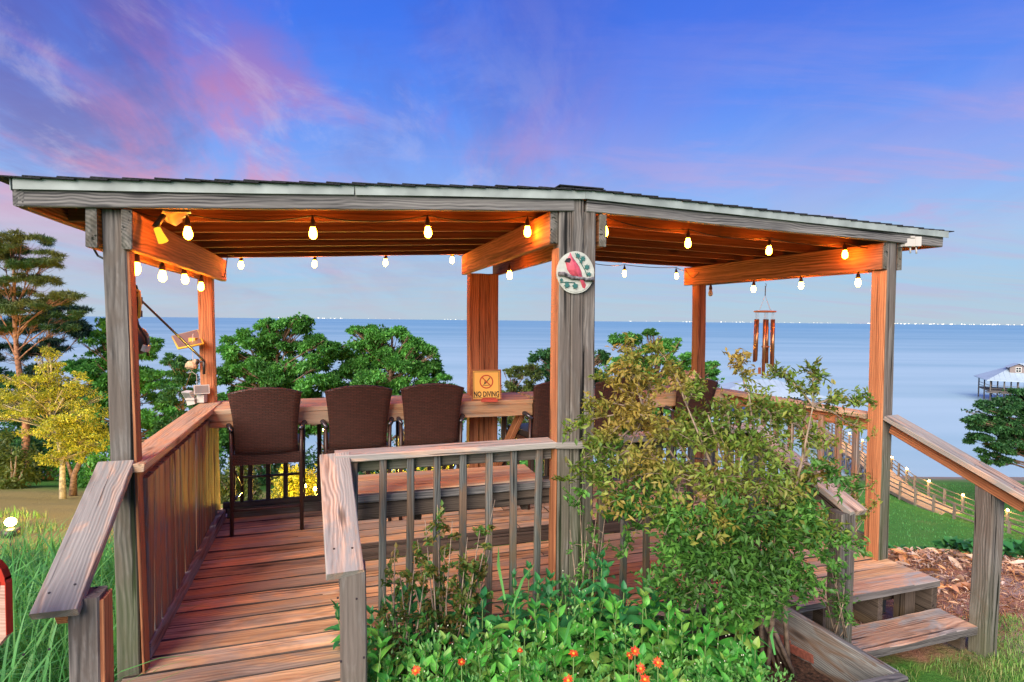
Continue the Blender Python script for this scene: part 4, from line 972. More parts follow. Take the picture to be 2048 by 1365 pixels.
# tilted lampshade hanging near the front left corner
ls = thing('hanging_lamp', 'tilted grey lampshade with a yellow lamp under the front left corner of the roof', 'lamp', P(340, 440, 2.78))
m = MB(); g4 = [P(326, 423, 2.72), P(383, 425, 2.74), P(374, 437, 2.95), P(352, 453, 2.80), P(335, 446, 2.72), P(322, 433, 2.70)]
cg = sum((Vector(p) for p in g4), Vector())/6 - UP*.012
m.add([Vector(p) for p in g4] + [cg] + [Vector(p)+UP*.006 for p in g4], [(i, (i+1) % 6, 6) for i in range(6)] + [tuple(range(12, 6, -1))], True); m.obj('lampshade', M['greyplastic'], ls)
m = MB(); m.tube([P(328, 431, 2.70), P(318, 443, 2.68), P(311, 455, 2.67)], [.012, .014, .016], 8); m.obj('lamp_arm', M['dark'], ls)
m = MB(); m.tube([P(314, 457, 2.67), P(318, 466, 2.67), P(327, 484, 2.67)], [.015, .017, .023], 8); m.obj('lamp_tube', emitter('yellow_lamp_glow', (1, .50, .03), .9), ls)
# white plug-in adapter on the right roof corner
ad_ = thing('power_adapter', 'white plug-in adapter with two prongs on the right roof corner', 'power adapter', P(1818, 488, 4.28))
YA = 4.2
m = MB(); m.box(P(1816, 486, YA), (.075, .045, .055)); m.box(P(1832, 484, YA), (.045, .05, .068)); m.box(P(1822, 475, YA), (.03, .04, .012)); m.obj('adapter_body', M['white'], ad_)
m = MB(); m.tube([P(1780, 492, YA), P(1796, 494, YA), P(1806, 490, YA)], [.008, .009, .018], 8); m.box(P(1784, 508, YA), (.014, .02, .06)); m.obj('arm', M['white'], ad_)
m = MB(); m.tube([P(1820, 493, YA), P(1821, 507, YA)], .006, 6); m.tube([P(1832, 494, YA), P(1833, 508, YA)], .006, 6); m.obj('prong', M['white'], ad_)

# ------------------------------------------------------------------ red topped board at the left edge
YR = 1.75
rbp = thing('painted_board', 'pale board with rounded red painted top at the left edge of the frame', 'board', P(0, 1290, YR))
a = YR/F
def px_poly(l): return [((x_)*a, (1290-y_)*a) for x_, y_ in l]
body = px_poly([(-75, 1160), (26, 1160), (27, 1262), (4, 1290), (-60, 1290), (-75, 1262)])
top = px_poly([(-75, 1160), (-73, 1140), (-60, 1120), (-40, 1110), (-10, 1108), (8, 1114), (20, 1128), (26, 1145), (26, 1160), (17, 1152), (14, 1178), (10, 1200), (6, 1178), (1, 1186), (-4, 1168), (-12, 1195), (-20, 1172), (-30, 1190), (-38, 1165), (-50, 1180), (-60, 1162)])
mw = Matrix.Translation(P(0, 1290, YR))
m = MB(); m.prism(body, .022); bb_ = m.obj('board_body', M['birdhouse'], rbp, mw)
back = px_poly([(-75, 1160), (-73, 1140), (-60, 1120), (-40, 1110), (-10, 1108), (8, 1114), (20, 1128), (26, 1145), (26, 1160)])
m = MB(); m.prism(back, .022); m.obj('board_top', M['redpaint'], rbp, mw)
m = MB(); m.prism(top, .0235); m.prism(px_poly([(26.2, 1150), (28, 1156), (28, 1262), (26.6, 1262)]), .024); m.obj('red_drips', M['redpaint'], rbp, mw)
m = MB(); m.box(Vector((-.045, -.011, -.30)) , (.035, .02, .6)); m.obj('stake', M['birdhouse'], rbp, mw)
# ------------------------------------------------------------------ trees
def gz(p): return Vector((p.x, p.y, ground(p.x, p.y)))
def gat(px, Y): p = P(px, 700, Y); return gz(p)
def ell(rng, n, shell=.5):
    d = rng.normal(size=(n, 3)); d /= np.linalg.norm(d, axis=1)[:, None]
    return d*(rng.uniform(shell**3, 1, (n, 1))**(1/3))
def tree(name, label, cat, base, clumps, leaf, n_leaf, lm, bm, r0, top=None, group=None, lean=0.0, sub=9, seed=0, gaps=.55, up=.8, flat=.8, width=.42, limbn=3, stuffpart=True):
    """clumps: (px, py, Y, rx_px, ry_px[, weight]) -> masses of foliage carried by limbs"""
    rng = np.random.default_rng(100+seed); rnd = random.Random(seed); pineish = width < .2; n_leaf = int(n_leaf*(1.5 if pineish else 3.0)); sub = int(sub*(1.6 if pineish else 2.0)); leaf *= (1.1 if pineish else .86)
    t = thing(name, label, cat, base, group)
    cs_ = []
    for c in clumps:
        p = P(c[0], c[1], c[2]); k = c[2]/F; cs_.append((p, Vector((c[3]*k, (c[3]*.9+c[4]*.1)*k, c[4]*k)), c[5] if len(c) > 5 else 1.0))
    cen = sum((c[0] for c in cs_), Vector())/len(cs_)
    tp = top if top is not None else Vector((cen.x, cen.y, max(c[0].z for c in cs_)-.2))
    for (c_, r_, w_) in list(cs_):                # small ragged outliers break up the outline
        if pineish: break
        for _ in range(3):
            d_ = Vector((rnd.uniform(-1, 1), rnd.uniform(-1, 1), rnd.uniform(-.2, 1))).normalized(); cs_.append((c_ + Vector((d_.x*r_.x, d_.y*r_.y, d_.z*r_.z))*rnd.uniform(.95, 1.3), r_*rnd.uniform(.16, .34), .22))
    tr = MB(); pts = []; rad = []
    for i in range(9):
        k = i/8; p = base.lerp(tp, k) + Vector((mnoise.noise(Vector((k*2.3, seed, 0))), mnoise.noise(Vector((k*2.3, seed, 5))), 0))*r0*2.2*math.sin(k*math.pi)
        pts.append(p); rad.append(r0*(1.25 if i == 0 else 1)*(1-.82*k))
    pts[0] -= UP*.3; tr.tube(pts, rad, 9)
    lb = MB(); tips = []; tw = []
    for (c, r, w) in cs_:
        hk = min(.95, max(.15, ((c.z - r.z*.9) - base.z)/max(.1, tp.z-base.z)*.80)); i = int(hk*8); s0 = pts[i].lerp(pts[min(8, i+1)], hk*8-i)
        r1_ = max(.012, rad[i]*.42); mid = s0.lerp(c, .5) + Vector((rnd.uniform(-.2, .2), rnd.uniform(-.2, .2), .12))*r.length*.4
        lb.tube([s0, s0.lerp(mid, .5)+UP*.02, mid, c], [r1_, r1_*.8, r1_*.6, r1_*.3], 6)
        m_ = max(3, int(sub*w)); e = ell(rng, m_, gaps)
        for q_ in e:
            tpnt = c + Vector((q_[0]*r.x, q_[1]*r.y, q_[2]*r.z)); tips.append(tpnt); tw.append((r.x+r.z)*.5*w)
            lb.tube([mid.lerp(c, rnd.random()), mid.lerp(tpnt, .6) + Vector((rnd.uniform(-1, 1), rnd.uniform(-1, 1), rnd.uniform(-1, 1)))*r.length*.05, tpnt], [r1_*.32, r1_*.2, r1_*.08], 4, cap=False)
    tr.obj('trunk', bm, t); lb.obj('limbs', bm, t)
    tw = np.array(tw); per = np.maximum(4, (n_leaf*tw**1.3/np.sum(tw**1.3)).astype(int)); pos = []; dr = []
    for tpnt, k, w in zip(tips, per, tw):
        g = rng.normal(size=(k, 3)); sg = w*(.62 if pineish else .58)*(9/max(sub, 5))**.4
        g = g/np.linalg.norm(g, axis=1)[:, None]*(rng.uniform(.1, 1, (k, 1))**.6)
        pos.append(np.array(tpnt) + g*np.array([sg, sg, sg*flat*.75])); dr.append(g)
    me = leaf_mesh('foliage', np.concatenate(pos), leaf, leaf*width, lm, up=up, dirs=np.concatenate(dr), rng=rng)
    o = link('foliage', me, None, t); o['kind'] = 'stuff'
    return t
# pine at the left: flat tiers of needle clumps on long bare limbs
pb = gat(46, 19.0)
pine = tree('pine_tree', 'tall pine with a bare orange trunk and flat tiered crown at the left edge', 'tree', pb,
    [(45, 480, 19, 45, 14), (98, 515, 19, 30, 20), (10, 510, 19.3, 40, 15), (60, 530, 18.6, 40, 12), (130, 590, 18.8, 30, 7), (75, 560, 19, 45, 12), (5, 565, 18.5, 38, 11), (105, 600, 19.2, 46, 9), (40, 615, 18.3, 46, 13), (140, 630, 19, 34, 9),
     (80, 640, 19.5, 42, 11), (-15, 600, 19, 40, 16), (0, 655, 19, 30, 8), (120, 655, 18.7, 32, 8), (-40, 540, 19, 40, 20), (20, 495, 19, 40, 13), (30, 585, 19.4, 36, 9)], .17, 21000, M['pineneedle'], M['barkorange'], .135, top=P(24, 478, 19), seed=1, gaps=.2, flat=.55, width=.10, sub=11, group='pines at the left')
tree('pine_tree', 'dark pine further back, behind the trunk of the tall pine', 'tree', gat(97, 25),
    [(60, 610, 25, 55, 14), (140, 650, 25, 45, 12), (30, 650, 25, 50, 16), (110, 690, 25, 35, 16), (165, 668, 25, 25, 7), (80, 700, 25, 45, 18), (10, 705, 25, 35, 20), (90, 745, 25, 40, 14), (120, 620, 25, 50, 12)], .28, 11000, M['pinedark'], M['bark'], .16, top=P(97, 600, 25), seed=2, gaps=.15, flat=.5, width=.10, sub=9, group='pines at the left')
# small yellow-lit tree
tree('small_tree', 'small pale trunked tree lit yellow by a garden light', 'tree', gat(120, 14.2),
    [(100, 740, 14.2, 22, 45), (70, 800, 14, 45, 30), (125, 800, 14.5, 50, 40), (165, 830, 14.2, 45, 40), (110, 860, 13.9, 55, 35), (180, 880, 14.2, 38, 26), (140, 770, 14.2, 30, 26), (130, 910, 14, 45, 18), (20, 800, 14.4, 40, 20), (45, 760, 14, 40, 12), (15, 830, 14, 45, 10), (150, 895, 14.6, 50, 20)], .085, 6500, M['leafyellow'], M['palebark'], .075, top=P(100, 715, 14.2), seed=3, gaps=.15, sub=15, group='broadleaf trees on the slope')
# broadleaf trees on the slope
tree('broadleaf_tree', 'green layered tree behind the left front post', 'tree', gat(240, 21),
    [(205, 690, 21, 40, 26), (170, 735, 21, 34, 18), (225, 745, 21, 55, 28), (285, 700, 21, 38, 26), (310, 760, 21, 48, 24), (250, 800, 21, 70, 34), (195, 815, 21.5, 45, 30), (320, 830, 21, 55, 32), (240, 870, 21, 80, 36), (215, 650, 21, 18, 12), (335, 890, 21, 60, 34), (290, 940, 20, 60, 25)], .20, 15000, M['leafgreen'], M['bark'], .16, seed=4, gaps=.3, flat=.6, sub=11, group='broadleaf trees on the slope')
tree('broadleaf_tree', 'dark leafy tree filling the gap behind the golden tree and pine trunk', 'tree', gat(60, 27),
    [(20, 780, 27, 60, 34), (90, 800, 27, 60, 36), (150, 790, 27, 50, 34), (-30, 760, 27, 50, 34), (60, 850, 27, 90, 40), (160, 860, 27, 60, 40), (20, 900, 27, 80, 40)], .24, 11000, M['leafdark'], M['bark'], .16, seed=14, gaps=.4, sub=11, group='broadleaf trees on the slope')
tree('broadleaf_tree', 'thin dark tree with bare twigs between the two left posts', 'tree', gat(372, 17),
    [(372, 745, 17, 36, 22), (350, 790, 17, 36, 24), (398, 800, 17, 30, 24), (375, 840, 17, 36, 18), (345, 720, 17, 22, 12), (400, 860, 17, 30, 25), (330, 865, 17, 30, 20)], .13, 4200, M['leafdark'], M['bark'], .08, seed=5, gaps=.4, sub=10, group='broadleaf trees on the slope')
tree('broadleaf_tree', 'dense green tree behind the two leftmost stools', 'tree', gat(560, 23),
    [(500, 700, 23, 48, 40), (530, 660, 23, 22, 22), (585, 675, 23, 42, 36), (600, 645, 23, 22, 12), (645, 700, 23, 40, 36), (480, 750, 23, 42, 32), (545, 750, 23, 60, 44), (620, 760, 23, 60, 40), (470, 810, 23, 50, 38), (560, 830, 23, 80, 46), (650, 830, 23, 50, 40), (455, 880, 23, 40, 40)], .21, 23000, M['leafgreen'], M['bark'], .20, seed=6, gaps=.45, sub=14, group='broadleaf trees on the slope')
tree('broadleaf_tree', 'bushy bright green tree behind the third stool, left of the sign', 'tree', gat(770, 24),
    [(745, 668, 24, 34, 22), (790, 690, 24, 48, 34), (720, 715, 24, 46, 34), (835, 715, 24, 40, 30), (770, 745, 24, 80, 42), (860, 750, 24, 38, 26), (700, 770, 24, 50, 36), (890, 780, 24, 22, 14), (800, 800, 24, 90, 40), (710, 850, 24, 60, 40), (715, 660, 24, 18, 8), (880, 830, 24, 60, 40)], .20, 23000, M['leafgreen'], M['bark'], .20, seed=7, gaps=.45, sub=14, group='broadleaf trees on the slope')
tree('broadleaf_tree', 'wispy light green tree right of the warning sign', 'tree', gat(1040, 24),
    [(1030, 745, 24, 20, 14), (1060, 750, 24, 28, 20), (1025, 785, 24, 36, 20), (1080, 790, 24, 38, 26), (990, 800, 24, 36, 16), (1045, 830, 24, 60, 30), (915, 795, 24, 30, 12)], .15, 4800, M['leafolive'], M['bark'], .10, seed=8, gaps=.4, sub=12, group='broadleaf trees on the slope')
tree('broadleaf_tree', 'dark green tree directly behind the broad centre post', 'tree', gat(1120, 26),
    [(1095, 725, 26, 32, 26), (1130, 745, 26, 44, 34), (1180, 740, 26, 32, 30), (1195, 790, 26, 45, 34), (1110, 800, 26, 60, 36), (1170, 850, 26, 60, 36), (1205, 715, 26, 14, 14)], .22, 9000, M['leafdark'], M['bark'], .18, seed=9, gaps=.45, sub=12, group='broadleaf trees on the slope')
tree('broadleaf_tree', 'spreading green tree with drooping sprays left of the right back post', 'tree', gat(1310, 23),
    [(1250, 680, 23, 34, 14), (1335, 690, 23, 26, 18), (1290, 710, 23, 40, 18), (1365, 725, 23, 40, 18), (1250, 730, 23, 36, 22), (1320, 750, 23, 55, 28), (1390, 760, 23, 40, 26), (1270, 780, 23, 50, 28), (1350, 800, 23, 70, 34), (1420, 745, 23, 20, 22), (1250, 840, 23, 60, 34), (1300, 665, 23, 14, 8)], .19, 13000, M['leafgreen'], M['bark'], .18, seed=10, gaps=.35, flat=.55, sub=11, group='broadleaf trees on the slope')
tree('oak_tree', 'dark spreading oak at the right edge in front of the far boathouse', 'tree', gat(2090, 36),
    [(2010, 815, 36, 48, 18), (2055, 800, 36, 40, 20), (1965, 845, 36, 34, 20), (2015, 855, 36, 50, 22), (2070, 850, 36, 50, 28), (1985, 888, 36, 42, 20), (2040, 895, 36, 50, 20), (1990, 918, 36, 22, 12), (2100, 870, 36, 60, 40), (2110, 810, 36, 50, 30), (2150, 840, 36, 50, 40)], .30, 17000, M['leafdark'], M['bark'], .30, top=P(2100, 830, 36), seed=11, gaps=.5, flat=.6, sub=13, group='broadleaf trees on the slope')
# shrubs and thickets filling the slope
def shrub(label, px, Y, wpx, hpx, lm, n, leaf, seed, pytop=None, grp='shrubs on the slope'):
    b = gat(px, Y); k = Y/F; rng = np.random.default_rng(seed); t = thing('shrub', label, 'shrub', b, grp); rx, rz = wpx*k/2, hpx*k
    st_ = MB(); tips = []
    for i in range(9):
        d = rng.normal(size=2); d /= np.linalg.norm(d)+.1; rr_ = rng.uniform(.2, .9); tpnt = b + Vector((d[0]*rx*rr_, d[1]*rx*.7*rr_, rz*rng.uniform(.45, .95)*(1-.3*rr_))); tips.append(tpnt)
        st_.tube([b - UP*.1, b.lerp(tpnt, .5) + Vector((d[0]*rx*.1, 0, 0)), tpnt], [.03*rz+.008, .02*rz, .004], 5)
    st_.obj('stems', M['twig'], t); nsub = 46
    e = rng.normal(size=(nsub, 3)); e /= np.linalg.norm(e, axis=1)[:, None]; e *= rng.uniform(.35, 1, (nsub, 1)); e[:, 2] = np.abs(e[:, 2])
    ctr = np.array(b) + e*np.array([rx, rx*.75, rz]); idx = rng.integers(0, nsub, n); g = rng.normal(size=(n, 3)); g = g/np.linalg.norm(g, axis=1)[:, None]*rng.uniform(.05, 1, (n, 1))**.6
    pos = ctr[idx] + g*np.array([rx, rx, rz*.7])*.26; pos[:, 2] = np.maximum(pos[:, 2], b.z)
    link('foliage', leaf_mesh('foliage', pos, leaf, leaf*.45, lm, dirs=g, rng=rng), None, t)['kind'] = 'stuff'
    return t
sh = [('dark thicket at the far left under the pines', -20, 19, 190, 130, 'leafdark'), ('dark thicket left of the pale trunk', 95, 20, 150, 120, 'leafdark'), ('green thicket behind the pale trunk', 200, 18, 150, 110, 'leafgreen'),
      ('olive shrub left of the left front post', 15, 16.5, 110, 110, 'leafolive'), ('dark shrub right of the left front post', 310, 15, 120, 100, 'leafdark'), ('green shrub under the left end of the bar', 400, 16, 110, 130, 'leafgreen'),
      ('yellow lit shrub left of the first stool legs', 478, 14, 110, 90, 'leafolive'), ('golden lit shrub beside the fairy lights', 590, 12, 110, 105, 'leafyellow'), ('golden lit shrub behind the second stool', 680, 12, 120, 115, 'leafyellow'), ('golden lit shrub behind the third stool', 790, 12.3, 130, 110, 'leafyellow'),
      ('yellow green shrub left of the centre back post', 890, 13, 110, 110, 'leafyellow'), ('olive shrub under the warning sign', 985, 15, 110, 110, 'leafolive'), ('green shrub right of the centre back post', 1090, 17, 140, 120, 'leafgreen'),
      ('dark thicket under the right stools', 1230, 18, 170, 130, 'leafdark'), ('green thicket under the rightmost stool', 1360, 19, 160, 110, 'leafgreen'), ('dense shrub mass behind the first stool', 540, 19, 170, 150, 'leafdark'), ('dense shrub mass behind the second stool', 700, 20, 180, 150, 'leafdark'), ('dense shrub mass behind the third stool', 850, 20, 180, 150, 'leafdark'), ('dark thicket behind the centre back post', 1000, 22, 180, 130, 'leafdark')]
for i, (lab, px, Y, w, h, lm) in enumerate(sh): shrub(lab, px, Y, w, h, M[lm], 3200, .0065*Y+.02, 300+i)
# dead stump and log in the dark thicket
o = MB().tube([gat(140, 15)-UP*.1, gat(140, 15)+Vector((.05, 0, .55)), gat(140, 15)+Vector((.28, 0, 1.05))], [.10, .07, .05], 8).tube([gat(140, 15)+Vector((.02, 0, .45)), gat(140, 15)+Vector((-.15, 0, .95))], [.06, .03], 7).obj('stump', M['bark']); tag(o, 'forked dead stump right of the pale trunked tree', 'stump')

# ------------------------------------------------------------------ grass, leaf litter, ivy
def scatter(n, x0, x1, y0, y1, rng=RNG, keep=None):
    xs = rng.uniform(x0, x1, n); ys = rng.uniform(y0, y1, n); out = [(a, b, ground(a, b)) for a, b in zip(xs, ys) if keep is None or keep(a, b)]
    return np.array(out)
def offdeck(a, b): s, t_ = st((a, b, 0)); return s < -.08
g = scatter(9000, -4.6, -1.2, 1.15, 5.2, keep=lambda a, b: offdeck(a, b) and a < -.62*b+.1)
tag(link('tall_grass', blades('tall_grass', g, .62, .013, M['grass'], lean=.9, seg=5), None), kind='stuff')
g = scatter(700, -3.4, -1.2, 1.25, 4.4, keep=lambda a, b: offdeck(a, b) and a < -.62*b)
tag(link('broad_grass', blades('broad_grass', g, .80, .022, M['grass'], lean=1.0, seg=6), None), kind='stuff')
g = scatter(16000, -9, -2.2, 5, 14, keep=lambda a, b: offdeck(a, b) and mnoise.noise(Vector((a*.5, b*.5, 2))) > .12)
tag(link('slope_grass', blades('slope_grass', g, .16, .012, M['drygrass'], lean=.8, seg=2), None), kind='stuff')
def grassright(a, b):
    s, t_ = st((a, b, 0)); return (t_ < -.42 or s > 4.98) and mnoise.noise(Vector((a*1.8, b*1.8, 7))) > -.40 and b < 3.95+.2*mnoise.noise(Vector((a, 0, 0))) and not (1.3 < s < 4.0 and t_ > -1.2)
g = scatter(42000, 1.7, 5.6, 1.7, 4.3, keep=grassright)
tag(link('lawn_grass', blades('lawn_grass', g, .055, .0042, M['drygrass'], lean=.9, seg=3), None), kind='stuff')
def lawn2(a, b): return True
g = scatter(26000, 12, 40, 24, 46)
tag(link('far_lawn_grass', blades('far_lawn_grass', g, .16, .03, M['grass'], lean=.8, seg=1), None), kind='stuff')
# dead leaves: the biggest ones singly shaped, heap of curled brown leaves on the bank
def curled(n, pos, size, name, mat):
    rng = RNG; vs = []; fs = []; 
    for i in range(n):
        p = pos[i]; ln = size*rng.uniform(.5, 1.3); w = ln*rng.uniform(.2, .36); az = rng.uniform(0, 6.28); ti = rng.uniform(-.5, .5); ro_ = rng.uniform(-.7, .7); cu_ = rng.uniform(.1, .5)
        Mx = Matrix.Rotation(az, 3, 'Z') @ Matrix.Rotation(ti, 3, 'Y') @ Matrix.Rotation(ro_, 3, 'X'); b = len(vs)
        for k, ww in ((-.5, .05), (-.25, .75), (0, 1), (.28, .72), (.5, .04)):
            for s in (-1, 0, 1): vs.append(tuple(Mx @ Vector((k*ln, s*w*.5*ww, cu_*w*abs(s)*ww - cu_*ln*k*k*.8)) + Vector(p)))
        for k in range(4):
            for s in (0, 1): q_ = b+k*3+s; fs.append((q_, q_+1, q_+4, q_+3))
    return np_mesh(name, np.array(vs), np.array(fs), mat, True)
def bankkeep(a, b): s, t_ = st((a, b, 0)); return s > 4.9 and b > 4.05 + .25*mnoise.noise(Vector((a*1.3, 3, 0)))
g = scatter(7500, 2.7, 8.2, 4.0, 6.3, keep=lambda a, b: bankkeep(a, b) and (b > 4.7 or RNG.random() < .35)); g[:, 2] += RNG.uniform(.0, .06, len(g))
tag(link('leaf_litter', curled(len(g), g, .058, 'leaf_litter', M['deadleaf']), None), kind='stuff')
g = scatter(260, 2.9, 4.8, 4.5, 6.1, keep=bankkeep); g[:, 2] += .04
tag(link('big_dead_leaves', curled(len(g), g, .15, 'big_dead_leaves', M['deadleaf']), None), kind='stuff')
def strip(a, b): s, t_ = st((a, b, 0)); return s > 4.9
g = scatter(20000, 2.6, 9.5, 4.0, 6.8, keep=lambda a, b: strip(a, b)); g[:, 2] += RNG.uniform(0, .02, len(g))
tag(link('pine_straw', leaf_mesh('pine_straw', g, .09, .004, M['deadleaf'], up=3), None), kind='stuff')
g = scatter(5200, 2.6, 10.0, 5.95, 7.0); g[:, 2] += RNG.uniform(.0, .12, len(g))
tag(link('ivy_cover', leaf_mesh('ivy_cover', g, .085, .075, M['ivy'], up=1.6), None), kind='stuff')
g = scatter(420, 4.4, 5.9, 5.4, 6.0); g[:, 2] += RNG.uniform(.02, .16, len(g))
tag(link('ivy_cover', leaf_mesh('ivy_cover', g, .12, .10, M['ivy'], up=1.6), None), kind='stuff')
# weeds and litter under the steps
g = scatter(200, 1.9, 2.75, 3.75, 4.2); g[:, 2] += .02
tag(link('leaf_litter', curled(len(g), g, .07, 'leaf_litter', M['deadleaf']), None), kind='stuff')

# ------------------------------------------------------------------ pier walkway
WK = [P(2160, 1115, 29), P(2048, 1066, 32.2), P(1936, 1031, 35.3), P(1860, 998, 38.5), P(1800, 968, 42), P(1744, 925, 49.5), P(1690, 893, 56), P(1645, 868, 64), P(1600, 838, 78), P(1565, 826, 88)]
for p in WK: p.z = -10.55 if p.y < 60 else -10.7
walk = thing('pier_walkway', 'long railed wooden walkway crossing the lawn and running out to the near boathouse', 'walkway', WK[2])
wd = .95
def sub_pts(pts, step):
    out = [pts[0]]; 
    for a, b in zip(pts, pts[1:]):
        n = max(1, round((b-a).length/step)); out += [a.lerp(b, (i+1)/n) for i in range(n)]
    return out
pp = sub_pts(WK, 1.9); nrm_ = []
for i, p in enumerate(pp):
    d = (pp[min(i+1, len(pp)-1)]-pp[max(i-1, 0)]).normalized(); nrm_.append(Vector((-d.y, d.x, 0)))
for i in range(len(pp)-1):
    a, b = pp[i], pp[i+1]; dd = (b-a)
    nb = 7 if a.y < 55 else 2
    for k in range(nb):
        c_ = a + dd*(k+.5)/nb; nn_ = nrm_[i]; board('plank', c_ - nn_*wd, c_ + nn_*wd, dd.length/nb-.02, .04, M['bar'] if 1 else None, walk, seg=1, warp=0)
for sgn in (-1, 1):
    e = [p + n_*wd*sgn for p, n_ in zip(pp, nrm_)]
    for i in range(len(pp)-1):
        for hz_, w_ in ((1.02, .05), (.68, .035), (.36, .035)):
            board('rail', e[i]+UP*hz_, e[i+1]+UP*hz_, w_, .09 if hz_ < 1 else .05, M['pierwood'], walk, seg=1, warp=0)
        board('skirt', e[i]-UP*.12, e[i+1]-UP*.12, .04, .20, M['pierwood'], walk, seg=1, warp=0)
    for i, p in enumerate(e):
        g_ = ground(p.x, p.y); zb = -10.55-1.2 if g_ > WZ else WZ-1.5
        board('rail_post', Vector((p.x, p.y, zb)), Vector((p.x, p.y, p.z+1.06)), .13, .13, M['pierwood'], walk, up=u1, seg=1, warp=0)
        if p.y > 47 and i+1 < len(e):
            q_ = e[i+1]; board('cross_brace', Vector((p.x, p.y, p.z-.15)), Vector((q_.x, q_.y, WZ+.2)), .05, .12, M['pierwood'], walk, seg=1, warp=0); board('cross_brace', Vector((p.x, p.y, WZ+.2)), Vector((q_.x, q_.y, q_.z-.15)), .05, .12, M['pierwood'], walk, seg=1, warp=0)
# lamps on the walkway posts
k_ = 0
wl0 = None
LMP = ['at the right edge of the frame', 'second from the right edge', 'above the lawn in the middle', 'fourth along towards the water', 'just right of the right front post', 'seen between the right railing balusters', 'near the shore end', 'far out over the water', 'farthest out']
for i in range(1, len(pp)-1, 2):
    if k_ >= len(LMP): break
    p = pp[i] + nrm_[i]*-wd
    t = thing('walkway_lamp', 'small glowing yellow lamp on the walkway railing, ' + LMP[k_], 'lamp', Vector((p.x, p.y, p.z+1.06)), 'lamps on the walkway posts')
    m = MB(); m.lathe([(.05, .0), (.06, .05), (.05, .10)], 8, (p.x, p.y, p.z+1.07)); m.obj('lamp_glass', M['walklamp'], t)
    m = MB(); m.lathe([(.09, .0), (.08, .02), (.02, .06)], 8, (p.x, p.y, p.z+1.172)); m.obj('lamp_lid', M['dark'], t); k_ += 1
    li = bpy.data.objects.new('lamp_light', bpy.data.lights.new('lamp_light', 'POINT')); COL.objects.link(li); li.location = Vector((p.x, p.y, p.z+1.32)) + nrm_[i]*.2; li.data.energy = 60; li.data.color = (1, .62, .16); li.data.shadow_soft_size = .08; set_parent(li, t)

